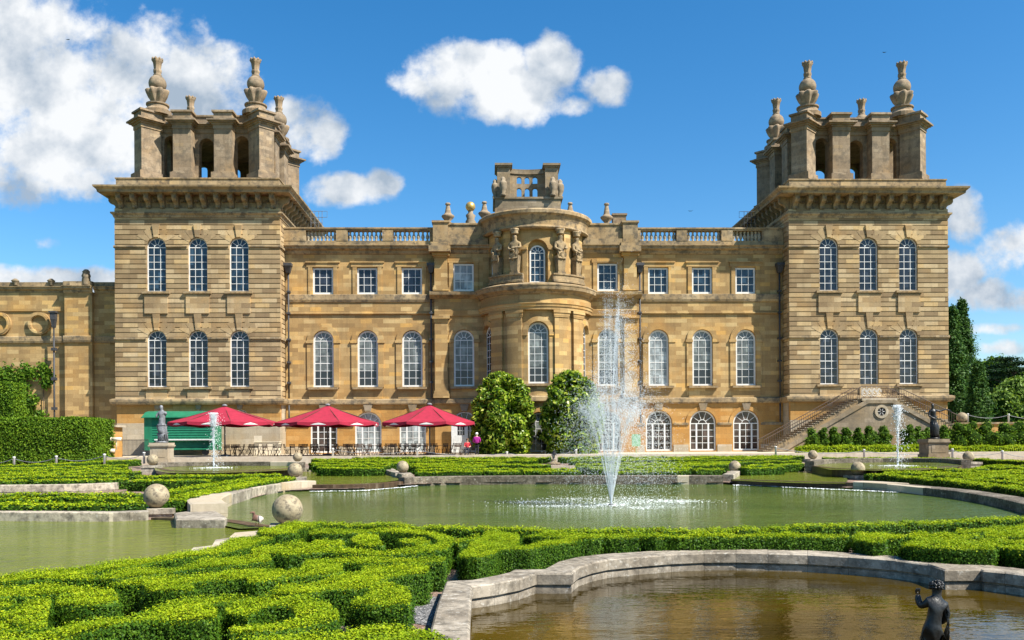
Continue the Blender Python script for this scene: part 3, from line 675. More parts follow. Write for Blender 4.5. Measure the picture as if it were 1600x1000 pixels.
# ---------------- the bow
BR = 4.72; BC = .75
def bowT(Rr): return lambda x, y, z: ((Rr - y) * math.sin(x / Rr), BC - (Rr - y) * math.cos(x / Rr), z)
def onbow(deg, r, z): return (r * math.sin(R(deg)), BC - r * math.cos(R(deg)), z)
TB = bowT(BR); TU = bowT(4.36); sg = R(66)
m = MB(); W3 = [(-sg * BR, 1.75, 5.86, 11.1, True), (0, 1.78, 5.86, 11.1, True), (sg * BR, 1.75, 5.86, 11.1, True)]
m.panel(-7.9, 7.9, 4.5, 12.1, 0, .55, W3, T=TB, maxw=.3)
bow = m.build('bow_wall', MAT['main'], PAL)
m = MB(); m.panel(-7.9, 7.9, 0, 4.5, .02, .5, [(0, 1.5, .1, 3.5, True)], T=TB, maxw=.35); m.build('basement_wall', MAT['orange'], bow)
m = MB(); m.ring([(BR - .2, 4.3), (BR + .1, 4.3), (BR + .26, 4.42), (BR + .26, 4.76), (BR + .1, 4.86), (BR - .2, 4.86)], R(-97), R(97), 60, BC); m.build('base_moulding', MAT['trim'], bow)
for d in (-46, -24, 24, 46):
    m = MB(); h = R(7.6); o = .24
    for r1, z0, z1, e in ((BR + o, 5.5, 11.5, 0), (BR + o + .1, 4.87, 5.5, .014), (BR + o + .06, 11.5, 11.62, .01), (BR + o + .14, 11.86, 12.08, .028), (BR + o + .08, 11.62, 11.86, .018)):
        m.ring([(BR - .1, z0), (r1, z0), (r1, z1), (BR - .1, z1)], R(d) - h - e, R(d) + h + e, 6, BC)
    m.build('pilaster', MAT['main'], bow)
for d in (-66, 0, 66):
    m = MB(); Tw = lambda x, y, z, d=d: ((BR - y) * math.sin(x / BR + R(d)), BC - (BR - y) * math.cos(x / BR + R(d)), z)
    A = arc((0, 10.22), .92, 0, math.pi, 18); Bq = arc((0, 10.22), 1.32, 0, math.pi, 18)
    for i in range(18):
        m.hexa([(A[i][0], -.1, A[i][1]), (Bq[i][0], -.1, Bq[i][1]), (Bq[i][0], .1, Bq[i][1]), (A[i][0], .1, A[i][1])], [(A[i + 1][0], -.1, A[i + 1][1]), (Bq[i + 1][0], -.1, Bq[i + 1][1]), (Bq[i + 1][0], .1, Bq[i + 1][1]), (A[i + 1][0], .1, A[i + 1][1])], Tw)
    for q in (-1, 1):
        m.box(q * 1.13 - .2, q * 1.13 + .2, -.07, .1, 5.86, 9.95, Tw); m.box(q * 1.17 - .26, q * 1.17 + .26, -.16, .1, 9.95, 10.22, Tw)
    m.box(-1.2, 1.2, -.1, .1, 4.87, 5.9, Tw); m.build('window_surround', MAT['main'], bow)
m = MB()
m.ring([(BR - .3, 12.1), (BR + .34, 12.1), (BR + .36, 12.35), (BR + .42, 12.36), (BR + .44, 12.55), (BR + .5, 12.6), (BR + .5, 12.68), (BR + .32, 12.7), (BR + .32, 13.45), (BR - .3, 13.45)], R(-97), R(97), 72, BC); m.build('frieze_band', MAT['main'], bow)
m = MB(); m.ring([(BR - .5, 13.45), (BR + .4, 13.45), (BR + .52, 13.6), (BR + .8, 13.75), (BR + .86, 14.02), (BR + .9, 14.06), (BR + .9, 14.16), (BR + .5, 14.34), (BR - .5, 14.5)], R(-97), R(97), 72, BC); m.build('cornice', MAT['trim'], bow)
m = MB(); m.panel(-7.3, 7.3, 14.4, 19.2, 0, .55, [(-sg * 4.36, 1.5, 14.5, 18.0, True), (0, 1.75, 14.5, 18.15, True), (sg * 4.36, 1.5, 14.5, 18.0, True)], T=TU, maxw=.3); m.build('upper_wall', MAT['main'], bow)
m = MB(); m.ring([(4.0, 19.0), (4.72, 19.0), (4.86, 19.12), (4.82, 19.25), (4.72, 19.3), (4.76, 19.75), (4.9, 20.1), (5.1, 20.25), (5.12, 20.5), (5.0, 20.62), (4.0, 20.7)], R(-97), R(97), 72, BC); m.build('upper_cornice', MAT['trim'], bow)
for d in (-35, 35):
    m = MB(); m.ring([(4.2, 14.45), (5.12, 14.45), (5.12, 14.62), (5.02, 14.66), (5.02, 15.02), (5.1, 15.06), (5.1, 15.18), (4.2, 15.18)], R(d - 20), R(d + 20), 16, BC); m.build('pedestal_block', MAT['trim'], bow)
for d in (-14, 14):
    m = MB(); m.ring([(4.2, 14.45), (4.5, 14.45), (4.5, 17.2), (4.6, 17.25), (4.6, 17.42), (4.2, 17.42)], R(d - 2.6), R(d + 2.6), 3, BC); m.build('jamb_pier', MAT['main'], bow)
for d in (-35, 35):
    m = MB(); m.ring([(4.2, 15.2), (4.52, 15.2), (4.52, 19.0), (4.2, 19.0)], R(d - 4.5), R(d + 4.5), 5, BC); m.build('wall_strip', MAT['main'], bow)
for d in (-66, 0, 66):
    window(0, 0, 0, 1.75, 5.2, 'arch', .15, 7, 'glass_blind' if d == 0 else 'glass', (2.2, .5) if d == 0 else None, R(d), None, onbow(d, BR - .3, 5.88))
    window(0, 0, 0, 1.32, 3.2, 'arch', .12, 4, 'glass_blue' if d == 0 else 'glass_pale', None, R(d), None, onbow(d, 4.36 - .42, 14.5))
    b_ = MB(); b_.box(-1.0, 1.0, .1, .16, 0, 3.9); b_.build('niche_back', MAT['main'], PAL, onbow(d, 4.36 - .42, 14.45)).rotation_euler = (0, 0, R(d))
window(0, 0, 0, 1.5, 3.3, 'arch', .12, 4, 'glass_blind', None, 0, None, onbow(0, BR - .3, .12))
# caryatid terms in pairs
def caryatid(d, flip):
    t = smoothmb(); t.smooth = False
    t.hexa([(-.27, -.22, 0), (.27, -.22, 0), (.27, .3, 0), (-.27, .3, 0)], [(-.42, -.34, 1.55), (.42, -.34, 1.55), (.42, .3, 1.55), (-.42, .3, 1.55)]); t.box(-.36, .36, -.3, .3, -.0, .16)
    o = t.build('caryatid', MAT['trim'], bow, onbow(d, 4.72, 15.18)); o.rotation_euler = (0, 0, R(d))
    f = flip
    V = [(0, 0, 1.45, .38, .30), (0, -.02, 1.85, .34, .27), (0, -.02, 2.3, .36, .28), (0, 0, 2.62, .40, .24), (0, -.02, 2.86, .15), (0, -.05, 3.1, .22, .25), (0, -.02, 3.32, .2),
         (.42, 0, 2.58, .15), (.56, -.15, 2.2, .13), (.2 * f, -.42, 2.15, .11), (-.42, 0, 2.58, .15), (-.55, -.12, 2.15, .13), (-.1 * f, -.42, 1.92, .11), (0, -.3, 1.55, .24), (.1 * f, -.32, 1.2, .15)]
    E = [(0, 1), (1, 2), (2, 3), (3, 4), (4, 5), (5, 6), (3, 7), (7, 8), (8, 9), (3, 10), (10, 11), (11, 12), (0, 13), (13, 14)]
    figure('bust', V, E, MAT['trim'], o)
    c = smoothmb(); c.lathe([(.3, 3.38), (.34, 3.5), (.28, 3.56), (.42, 3.7), (.42, 3.82)], n=14)
    for q in range(9): c.tube([(-.34 + q * .085, -.30 - .05 * math.sin(q), 2.0 - .1 * math.sin(q * .7)), (-.30 + q * .08 + .05 * f, -.36, 1.6), (-.26 + q * .07, -.30, 1.15 + .12 * math.sin(q * 1.9))], [.03, .06, .025], 6)
    c.build('drapery', MAT['trim'], o)
for d, f in ((-46, 1), (-24, -1), (24, 1), (46, -1)): caryatid(d, f)

# ---------------- roofs and skyline
m = MB(); m.box(-22.05, 22.05, .52, 22, 17.6, 18.3); m.box(-22.05, 22.05, 21.0, 22, 0, 17.6); m.box(-3.0, 3.0, BC - 2, 9, 18.25, 20.3); m.build('roof', MAT['slate'], PAL)
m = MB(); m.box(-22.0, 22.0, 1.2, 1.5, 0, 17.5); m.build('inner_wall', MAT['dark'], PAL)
m = MB(); m.box(-3.46, 3.46, 13.9, 19.05, 18.3, 25.42); m.build('lantern_base', MAT['belv'], PAL)
m = MB(); y0 = 14.2
m.box(-3.44, 3.44, y0 - .28, 19, 26.35, 27.36); m.box(-3.66, 3.66, y0 - .4, 19.1, 27.35, 27.55)
for s in (-1, 1):
    p0, p1 = sorted((s * 1.85, s * 3.2))
    m.box(p0, p1, y0, y0 + 3.0, 27.56, 30.75); m.box(p0 - .12, p1 + .12, y0 - .15, y0 + 3.1, 30.75, 30.9); m.box(p0 - .25, p1 + .25, y0 - .3, y0 + 3.2, 30.9, 31.12)
TC = lambda x, y, z: (x, y0 + 1.2 + y - .35 * math.cos(x / 1.95 * math.pi / 2) * -1, z)
m.panel(-1.95, 1.95, 27.56, 30.45, 0, .4, [(x, .52, a, b_, True) for x in (-.85, 0, .85) for a, b_ in ((27.7, 29.0), (29.45, 30.2))], T=TC, maxw=.3)
m.panel(-1.9, 1.9, 30.45, 30.95, -.12, .6, T=TC, maxw=.3)
lan = m.build('lantern', MAT['grey'], PAL, (0, 0, -.95))
for s in (-1, 1):
    for dx in (3.42, 2.6):
        u = smoothmb(); u.lathe([(.28, 0), (.3, .2), (.2, .3), (.36, .75), (.42, 1.2), (.34, 1.5), (.22, 1.62), (.26, 1.8), (.1, 2.0)], n=14, lobes=7, amp=.06); u.build('urn', MAT['grey'], lan, (s * dx, y0 - .55 if dx < 3 else y0 + .3, 27.56))
def obelisk(x, y, z, h, name='obelisk_urn'):
    u = smoothmb(); u.lathe([(.34, 0), (.34, .12), (.2, .2), (.46, .5), (.56, .66), (.5, .78), (.36, .84), (.26, 1.0), (.16, h - .25), (.15, h - .2), (.24, h - .16), (.2, h)], n=12, lobes=6, amp=.04)
    u.build(name, MAT['belv'], PAL, (x, y, z))
def loc(u, v, Y): p = at(u, v, Y); return (p[0] - 4.15, Y - 77.8, p[2])
for (u, v, Y, h) in ((700, 350, 77.6, 1.85), (948, 352, 77.6, 1.95), (757, 345, 80.5, 1.75), (891, 345, 82, 1.7)):
    p = loc(u, v, Y); obelisk(p[0], p[1], p[2], h)
    if Y > 78: b_ = MB(); b_.box(-.5, .5, -.5, .5, 18.2, p[2]); b_.build('chimney_base', MAT['belv'], PAL, (p[0], p[1], 0))
p = loc(735, 323, 84); g = smoothmb(); g.ball((0, 0, 0), .47, 20, 14); gb = g.build('gilded_ball', MAT['gold'], PAL, p)
g = smoothmb(); g.lathe([(.62, -3.2), (.62, -1.9), (.42, -1.75), (.5, -1.5), (.34, -1.2), (.46, -.85), (.2, -.6), (.24, -.44)], n=14, lobes=7, amp=.07); g.lathe([(.7, -6), (.7, -3.2)], n=4); g.build('ball_pedestal', MAT['grey'], gb)
p = loc(967, 353, 79); m = MB(); m.box(-.58, .58, -.5, .5, -2, .85); m.box(-.68, .68, -.6, .6, .85, 1.0); m.build('chimney', MAT['belv'], PAL, p)

# ---------------- low wing beyond the tower
m = MB(); X1 = -36.25; X0 = -75
Y = .7
m.box(X0, X1, Y, Y + .8, 0, 14.4); wing = m.build('wing', MAT['main'], PAL)
sx0, sx1 = loc(101, 600, 78)[0], loc(144, 600, 78)[0]
m = MB(); m.box(sx0, sx1, Y - .45, Y + .1, 0, 9.95); m.box(sx0, sx1, Y - .45, Y + .1, 9.94, 14.4); m.build('pilaster_strip', MAT['main'], wing); m = MB(); m.box(X0, sx0, Y - .12, Y + .1, 12.75, 14.38); m.build('frieze_band', MAT['main'], wing)
for i in range(6):
    m = MB(); a = loc(60, 508, 78.3)[0] - i * 3.44
    strip(m, [(a + p_, z) for p_, z in arc((0, 11.66), .68, 0, 2 * math.pi, 32)], [(a + p_, z) for p_, z in arc((0, 11.66), 1.02, 0, 2 * math.pi, 32)], Y - .22, Y + .1)
    strip(m, [(a + p_, z) for p_, z in arc((0, 11.66), .72, 0, 2 * math.pi, 32)], [(a + p_, z) for p_, z in arc((0, 11.66), .9, 0, 2 * math.pi, 32)], Y - .28, Y + .1); m.build('roundel', MAT['main'], wing)
for a, b_, yy_ in ((X0, sx0 - .05, Y), (sx0 - .05, sx1 + .05, Y - .45), (sx1 + .05, X1, Y)):
    m = MB(); m.mould(a, b_, yy_, band(9.93, 10.52, .2)); m.build('string_course', MAT['trim'], wing); m = MB(); m.mould(a, b_, yy_, corn(14.3, .6, .45)); m.box(a, b_, yy_ - .15, yy_ + .7, 14.92, 15.3); m.build('cornice', MAT['trim'], wing)
for u, v, h in ((24, 446, .55), (80, 446, .55)):
    p = loc(u, v, 78.3); b_ = smoothmb(); b_.lathe([(.2, 0), (.12, .12), (.3, .34), (.34, .42), (.1, .6)], n=12); b_.build('urn', MAT['grey'], wing, p)
p = loc(135, 446, 78.1); b_ = smoothmb(); b_.lathe([(.36, 0), (.28, .15), (.34, .4), (.3, .7), (.36, .8), (.26, 1.1), (.3, 1.2), (.14, 1.4)], n=14, lobes=7, amp=.12); b_.build('pineapple_finial', MAT['grey'], wing, p)
p = loc(86, 600, 78.0); b_ = smoothmb(); b_.tube([(0, -.15, 0), (0, -.15, 10.5)], .08, 8); b_.smooth = False
b_.box(-.22, .22, -.42, 0, 11.9, 12.5); b_.hexa([(-.1, -.3, 11.2), (.1, -.3, 11.2), (.1, 0, 11.2), (-.1, 0, 11.2)], [(-.2, -.4, 11.9), (.2, -.4, 11.9), (.2, 0, 11.9), (-.2, 0, 11.9)]); b_.box(-.3, .3, -.5, 0, 12.5, 12.64)
for z in (4, 6.6, 9.2): b_.box(-.2, .2, -.3, .02, z, z + .25)
b_.tube([(0, -.15, 10.4), (0, -.15, 11.3)], .07, 8); b_.build('downpipe', MAT['lead'], wing, (p[0], p[1], 0))
# ------------------------------------------------------------ ground, terrace, pools
def ztop(Y):                     # height of the clipped box tops: the garden climbs gently towards the palace
    pts = [(0, -.66), (22, -.68), (46, -.40), (62, -.12), (90, -.08)]
    for (a, p), (b, q) in zip(pts, pts[1:]):
        if Y <= b: return p + (q - p) * (Y - a) / (b - a)
    return -.1
HH = .42
def zg(Y): return ztop(Y) - HH
def hp(u, v):                    # a point on the box tops
    z = -.6
    for _ in range(30):
        x, y = gp(u, v, z); z = ztop(min(max(y, 0), 70))
    return (x, y)
def gpz(u, v, h): return gp(u, v, EZ - h)
def inside(px, py, poly):
    c = np.zeros(px.shape, bool); n = len(poly)
    for i in range(n):
        x1, y1 = poly[i]; x2, y2 = poly[(i + 1) % n]
        if y1 == y2: continue
        t = ((y1 > py) != (y2 > py)) & (px < (x2 - x1) * (py - y1) / (y2 - y1) + x1); c ^= t
    return c
def smooth_path(P, step=.25, closed=False):
    P = [Vector((p[0], p[1], 0)) for p in P]; out = []
    n = len(P)
    for i in range(n - 1 if not closed else n):
        p1, p2 = P[i], P[(i + 1) % n]; p0 = P[i - 1] if (i > 0 or closed) else p1 * 2 - p2; p3 = P[(i + 2) % n] if (i + 2 < n or closed) else p2 * 2 - p1
        k = max(2, int((p2 - p1).length / step))
        for j in range(k):
            t = j / k
            q = 0.5 * ((2 * p1) + (p2 - p0) * t + (2 * p0 - 5 * p1 + 4 * p2 - p3) * t * t + (3 * p1 - p0 - 3 * p2 + p3) * t ** 3)
            l = p1.lerp(p2, t); q = q.lerp(l, .35)
            out.append((q.x, q.y))
    if not closed: out.append((P[-1].x, P[-1].y))
    return out
H_C, H_L, H_T, H_J, H_N = 2.0, 2.04, 1.79, 1.42, 2.20
pool_c = [gpz(u, v, H_C) for u, v in [(488, 767), (560, 765.5), (620, 761), (700, 758), (800, 757), (900, 757), (1000, 757), (1130, 757), (1180, 758.5), (1260, 761.5), (1336, 764), (1400, 769), (1480, 778), (1545, 789), (1600, 803), (1640, 820)]] + \
         [(11.5, 19.6), (6, 18.8), (0, 18.8), (-4.6, 19.4)] + [gpz(u, v, H_C) for u, v in [(425, 823), (396, 824), (350, 815), (345, 797), (372, 786), (402, 776), (440, 769)]]
pool_l = [gpz(u, v, H_L) for u, v in [(-500, 808), (-200, 812), (0, 814), (170, 815), (250, 812.5), (300, 814), (350, 818), (398, 826), (430, 826)]] + [hp(u, v - 2.5) for u, v in [(404, 832), (380, 842), (350, 852), (310, 863), (256, 873), (192, 881), (128, 888), (64, 895), (0, 899), (-60, 904), (-300, 930)]]
pool_t1 = [gpz(u, v, H_T) for u, v in [(470, 752), (472, 737), (520, 735.5), (595, 737.5), (608, 742), (628, 749), (600, 753), (560, 756), (500, 756.5)]]
pool_t2 = [gpz(u, v, H_T) for u, v in [(1146, 750), (1165, 739), (1200, 735), (1260, 733.5), (1316, 735.5), (1322, 750), (1318, 755), (1270, 755), (1200, 753)]]
pool_j1 = [gpz(u, v, H_J) for u, v in [(244, 731), (290, 728.6), (350, 728), (450, 728), (462, 730), (455, 734), (400, 737), (330, 739), (265, 738.5), (246, 735)]]
pool_j2 = [gpz(u, v, H_J) for u, v in [(1274, 728), (1300, 724), (1380, 722.5), (1470, 723), (1500, 727), (1490, 731), (1440, 734), (1370, 735), (1300, 733.5)]]
near_in = [(740, 1150), (736, 1060), (734, 985), (736, 940), (737.5, 916), (775, 911), (812, 904), (837, 895.8), (838.5, 895.5), (895, 895.5), (896, 893), (905, 886), (925, 879.5), (950, 874.5), (1000, 869.8), (1050, 866), (1100, 864), (1150, 863.6), (1200, 864.5), (1262, 866), (1325, 869.5), (1400, 875), (1450, 881.5), (1456, 883), (1476, 890), (1532, 889.5), (1536, 891), (1570, 894), (1600, 898), (1660, 906), (1740, 920)]
near_out = [(640, 1150), (655, 1060), (672, 985), (684, 940), (697, 907.5), (735, 906), (772, 899), (795, 893.5), (804, 889.3), (850, 888.6), (856, 885), (872, 876.5), (900, 870), (925, 867), (960, 864), (1030, 859.3), (1100, 857.8), (1150, 857), (1200, 857.5), (1262, 859.3), (1340, 864), (1425, 871), (1462, 878), (1470, 879.5), (1492, 881), (1548, 881), (1557, 884), (1578, 886), (1600, 889), (1660, 896), (1740, 908)]
NZ = -.9
nin = [gp(u, v, NZ) for u, v in near_in]; nout = [gp(u, v, NZ) for u, v in near_out]
pool_n = nin + [(9, 3), (0.0, 3)]
nmid = [((a[0] + b[0]) / 2, (a[1] + b[1]) / 2) for a, b in zip(nin, nout)] + [(9, 2), (-.4, 2)]

def water_mat(name, c0, c1, rough, spec, wave, scale, foamy=False):
    k = NM(name); co = k.coord()
    k.col(k.ramp(k.noise(k.mapped(co, (.35, .6, 1)), .6, 4), [(.35, c0), (.65, c1)]))
    w1 = k.noise(k.mapped(co, (1, 2.0, 1)), scale, 3, .55); w2 = k.noise(k.mapped(co, (1, 1.6, 1)), scale * 3.7, 3, .6)
    k.bump(k.math('ADD', w1, k.math('MULTIPLY', w2, .45)), 1.0, wave)
    k.set(Roughness=rough, Specular_IOR_Level=spec); k.b.inputs['IOR'].default_value = 1.33
    return k.m
WC = water_mat('green_pond_water', (.050, .084, .009), (.084, .120, .016), .07, .30, .10, 1.9)
WL = water_mat('olive_pond_water', (.098, .122, .008), (.135, .155, .014), .07, .30, .13, 1.9)
WN = water_mat('brown_pool_water', (.018, .011, .0005), (.068, .043, .002), .015, .6, .012, 1.0)
def water(name, poly, h, m):
    b = MB(); c = [sum(p[0] for p in poly) / len(poly), sum(p[1] for p in poly) / len(poly)]
    big = [(c[0] + (x - c[0]) * 1.03, c[1] + (y - c[1]) * 1.03) for x, y in poly]
    me = bpy.data.meshes.new(name); bm = bmesh.new()
    f = bm.faces.new([bm.verts.new((x, y, EZ - h)) for x, y in big]); bmesh.ops.triangulate(bm, faces=[f])
    for q in bm.faces:
        if q.normal.z < 0: q.normal_flip()
    bm.to_mesh(me); bm.free(); me.materials.append(m); o = link(name, me); tag(o, kind='structure'); return o
water('central_pool_water', pool_c, H_C, WC); water('side_pool_water', pool_l, H_L, WL); water('cascade_pool_water', pool_t1, H_T, WL); water('cascade_pool_water', pool_t2, H_T, WL)
water('jet_pool_water', pool_j1, H_J, WL); water('jet_pool_water', pool_j2, H_J, WL); water('near_pool_water', pool_n, H_N, WN)

# garden ground: one sheet, open where the pools lie
def gravel_mat():
    k = NM('reddish_gravel'); co = k.coord()
    vo = k.n('ShaderNodeTexVoronoi', {'Vector': co, 'Scale': 32.0}); c = k.ramp(k.n('ShaderNodeSeparateColor', {0: vo.outputs['Color']}).outputs[0], [(0, (.10, .06, .04)), (.5, (.20, .12, .085)), (1, (.34, .25, .19))])
    k.col(k.mix(k.ramp(k.noise(co, .5, 3), [(.5, GREY(0)), (.62, GREY(.8))]), c, (.16, .13, .10, 1))); k.bump(vo.outputs['Distance'], .6, .02); return k.set(Roughness=.95)
GX0, GX1, GY0, GY1, GS = -46.0, 46.0, 3.0, 65.0, .22
nx, ny = int((GX1 - GX0) / GS), int((GY1 - GY0) / GS)
xs = GX0 + GS * np.arange(nx + 1); ys = GY0 + GS * np.arange(ny + 1)
xc, yc = np.meshgrid(xs[:-1] + GS / 2, ys[:-1] + GS / 2)
keep = np.ones(xc.shape, bool)
for P in (pool_c, pool_l, pool_t1, pool_t2, pool_j1, pool_j2, nmid): keep &= ~inside(xc, yc, P)
jj, ii = np.nonzero(keep)
zrow = np.array([zg(y) for y in ys])
V = np.zeros((ny + 1, nx + 1, 3)); V[..., 0] = xs[None]; V[..., 1] = ys[:, None]; V[..., 2] = zrow[:, None]
q = np.stack([V[jj, ii], V[jj, ii + 1], V[jj + 1, ii + 1], V[jj + 1, ii]], 1)
tag(link('garden_ground', fast_quads(q, [gravel_mat()], 'garden_ground')), kind='structure')
k = NM('pale_gravel_paving'); co = k.coord(); k.col(k.ramp(k.noise(co, 3, 6, .6), [(.3, (.40, .33, .23)), (.7, (.56, .48, .36))])); PAVE = k.set(Roughness=.9)
b = MB(); b.box(-60, 60, 65, 99, -.6, 0.0); b.box(-60, 60, 64.75, 65, -.6, .02); tag(b.build('terrace_paving', PAVE), kind='structure')
k = NM('meadow_grass'); co = k.coord(); k.col(k.ramp(k.noise(co, .3, 6), [(.3, (.05, .09, .015)), (.7, (.09, .14, .03))])); GR = k.set(Roughness=.95)
b = MB(); b.box(-2500, 2500, -1500, 3000, -4, -2.1)
tag(b.build('grass_ground', GR), kind='structure')
b = MB(); b.box(-400, -46, -20, 400, -2.1, -.5); b.box(46, 400, -20, 400, -2.1, -.5); b.box(-46, 46, 99, 400, -2.1, -.3); b.box(-46, 46, -25, 2.9, -2.1, -1.4); tag(b.build('lawn', GR), kind='structure')

# ------------------------------------------------------------ stone rims
def rim(name, A, Bq, ztop_, zbot, label, cat='pool rim', joints=1.2, grp=None, groove=True, mt='coping'):
    """coping between inner line A and outer line Bq, standing on a lower course a little set back"""
    m = MB(); n = len(A)
    def lerp(p, q, t): return (p[0] + (q[0] - p[0]) * t, p[1] + (q[1] - p[1]) * t)
    mid = ztop_ - (ztop_ - zbot) * (.55 if groove else 1.0)
    for i in range(n - 1):
        L = math.dist(A[i], A[i + 1]); k = max(1, int(round(L / joints)))
        for j in range(k):
            t0, t1 = j / k, (j + 1) / k; g = min(.005, .2 * L) / max(L, .05) if L > .25 else 0
            a0, a1, b0, b1 = lerp(A[i], A[i + 1], t0 + g / 2), lerp(A[i], A[i + 1], t1 - g / 2), lerp(Bq[i], Bq[i + 1], t0 + g / 2), lerp(Bq[i], Bq[i + 1], t1 - g / 2)
            e = .02; dz = random.uniform(-.004, .004)
            def ring(z, w): return [(*lerp(a0, b0, w), z), (*lerp(a1, b1, w), z), (*lerp(b1, a1, w), z), (*lerp(b0, a0, w), z)]
            m.hexa(ring(mid, 0), ring(ztop_ - e + dz, 0)); m.hexa(ring(ztop_ - e + dz, .0), ring(ztop_ + dz, .06))
            if groove: m.hexa(ring(mid - .04, .12), ring(mid, .12)); m.hexa(ring(zbot - .35, .05), ring(mid - .04, .05))
            else: m.hexa(ring(zbot - .3, .03), ring(mid, .03))
    return tag(m.build(name, MAT[mt]), label, cat, grp)
rim('pool_rim', nin, nout, NZ, EZ - H_N, 'curved grey stone coping round the brown pool with the cherub statue', joints=2.4)
off = lambda P, d: [((p[0]), (p[1])) for p in P]
def offset(P, d):
    o = []
    for i in range(len(P)):
        a, b_ = Vector(P[max(0, i - 1)]), Vector(P[min(len(P) - 1, i + 1)]); t = (b_ - a).normalized(); nrm = Vector((-t.y, t.x)); q = Vector(P[i]) + nrm * d; o.append((q.x, q.y))
    return o
def srim(name, px, h, w, top_h, label, joints=1.3, groove=False, side=1, mt='coping'):
    P = smooth_path([gpz(u, v, h) for u, v in px], .8); return rim(name, P, offset(P, w * side), EZ - top_h, EZ - h, label, joints=joints, groove=groove, mt=mt)
# central pool: far rim between the two cascades, left arm, right arm
srim('pool_rim', [(632, 760), (700, 758), (800, 757), (900, 757), (1000, 757), (1130, 757)], H_C, .75, 1.60, 'long straight coping on the far side of the main pool below the low box hedges', 1.6, mt='copdark')
srim('pool_rim', [(362, 789), (372, 786), (402, 776), (440, 769)], H_C, .7, 1.64, 'curved grey coping along the main pool beneath the sloping box hedge', 1.5)
srim('coping_stone', [(356, 808), (346, 799), (362, 789)], H_C, .95, 1.62, 'bright pale end stone of the curved coping under the sloping hedge', 4, mt='pale')
srim('coping_stone', [(440, 769), (470, 766.5), (494, 765)], H_C, .9, 1.62, 'pale end stone of the coping below the pair of stone balls', 4, mt='pale')
srim('coping_stone', [(1333, 764), (1350, 764.8), (1386, 767.7)], H_C, 1.0, 1.70, 'pale stone where the dark curved coping meets the weir', 4, mt='pale')
srim('pool_rim', [(1386, 767.7), (1400, 769), (1480, 778), (1545, 789), (1600, 803), (1640, 820)], H_C, .75, 1.72, 'long curved dark coping sweeping round the main pool towards the photo edge', 1.7, mt='copdark')
srim('pool_rim', [(-500, 808), (-200, 812), (0, 814), (80, 815), (170, 815), (232, 813)], H_L, .5, 1.80, 'straight ledged coping between the olive side pool and a box hedge', 1.5)
srim('pool_rim', [(472, 737), (520, 735.5), (595, 737.5), (606, 742), (628, 748)], H_T, .55, 1.56, 'thin coping curving behind the small cascade pool towards a stone ball', 1.2)
srim('pool_rim', [(1146, 749), (1165, 739), (1200, 735), (1260, 733.5)], H_T, .5, 1.56, 'short pale coping behind the small cascade pool nearer the staircase', 1.2)
srim('pool_rim', [(246, 729.5), (290, 728.4), (350, 728), (450, 728), (464, 729)], H_J, .5, 1.16, 'dark coping behind the small jet pool in front of the parasols', 1.6, mt='copdark')
srim('pool_rim', [(1272, 728), (1300, 724), (1380, 722.5), (1470, 723), (1502, 726)], H_J, .5, 1.16, 'dark coping behind the small jet pool in front of the bronze woman', 1.6, mt='copdark')
srim('pool_rim', [(-300, 775), (0, 769), (100, 768), (180, 765), (206, 760)], 1.9, .5, 1.62, 'low curved stone rim among the box hedges beyond the side pool', 1.6)
# cascade lips (weirs)
def weir(px, h, w, top, label):
    P = smooth_path([gpz(u, v, h) for u, v in px], .4); m = MB(); Q = offset(P, w)
    for i in range(len(P) - 1): m.hexa([(*P[i], -2), (*P[i + 1], -2), (*Q[i + 1], -2), (*Q[i], -2)], [(*P[i], top), (*P[i + 1], top), (*Q[i + 1], top + .005), (*Q[i], top + .005)])
    return tag(m.build('weir', WEIR), label, 'weir')
k = NM('wet_algae_stone'); co = k.coord(); k.col(k.ramp(k.noise(k.mapped(co, (6, 6, .6)), 1, 5), [(.3, (.03, .018, .010)), (.55, (.075, .045, .022)), (.75, (.17, .13, .09))])); WEIR = k.set(Roughness=.3)
weir([(488, 766), (520, 766), (560, 765), (600, 763), (634, 759.5)], H_C, .3, EZ - H_T + .015, 'dark wet weir where the small pool under the parasols spills over')
weir([(1142, 756.5), (1180, 758), (1260, 761), (1338, 763)], H_C, .3, EZ - H_T + .015, 'brown wet weir spilling from the small pool nearer the staircase')
weir([(244, 734.5), (265, 739), (330, 740), (400, 738.5), (458, 735)], H_J + .1, .3, EZ - H_J + .015, 'dark curved lip of the small jet pool in front of the parasols')
weir([(1268, 731), (1300, 735), (1370, 737), (1440, 736), (1504, 731)], H_J + .1, .3, EZ - H_J + .015, 'dark curved lip of the small jet pool before the bronze woman')
weir([(236, 812.5), (300, 814.5), (350, 818), (398, 826), (440, 826)], H_L, .35, EZ - H_C + .02, 'brown curved weir under the duck and the nearest stone ball')
# foam lines under the weirs
FOAM = simple('white_foam', (.82, .85, .84), .6, var=.1, scale=12)
def foam_line(px, h, dens, spread, label):
    P = smooth_path([gpz(u, v, h) for u, v in px], .1); n = int(len(P) * dens); idx = rng.integers(0, len(P), n); pts = np.array(P)[idx] + rng.normal(0, spread, (n, 2))
    pts = np.c_[pts, np.full(n, EZ - h + .02)]; N = np.tile([0, 0, 1.0], (n, 1))
    return tag(link('foam', fast_quads(leaf_quads(pts, N, .05, .15, .8), [FOAM], 'foam')), label, 'foam', kind='stuff')
foam_line([(486, 768.5), (560, 767.5), (620, 763), (650, 760)], H_C, 9, .08, 'white foam line under the dark weir of the small pool')
foam_line([(1150, 758.5), (1200, 760.5), (1260, 763.5), (1340, 767), (1400, 770)], H_C, 9, .08, 'white foam line under the brown weir nearer the staircase')
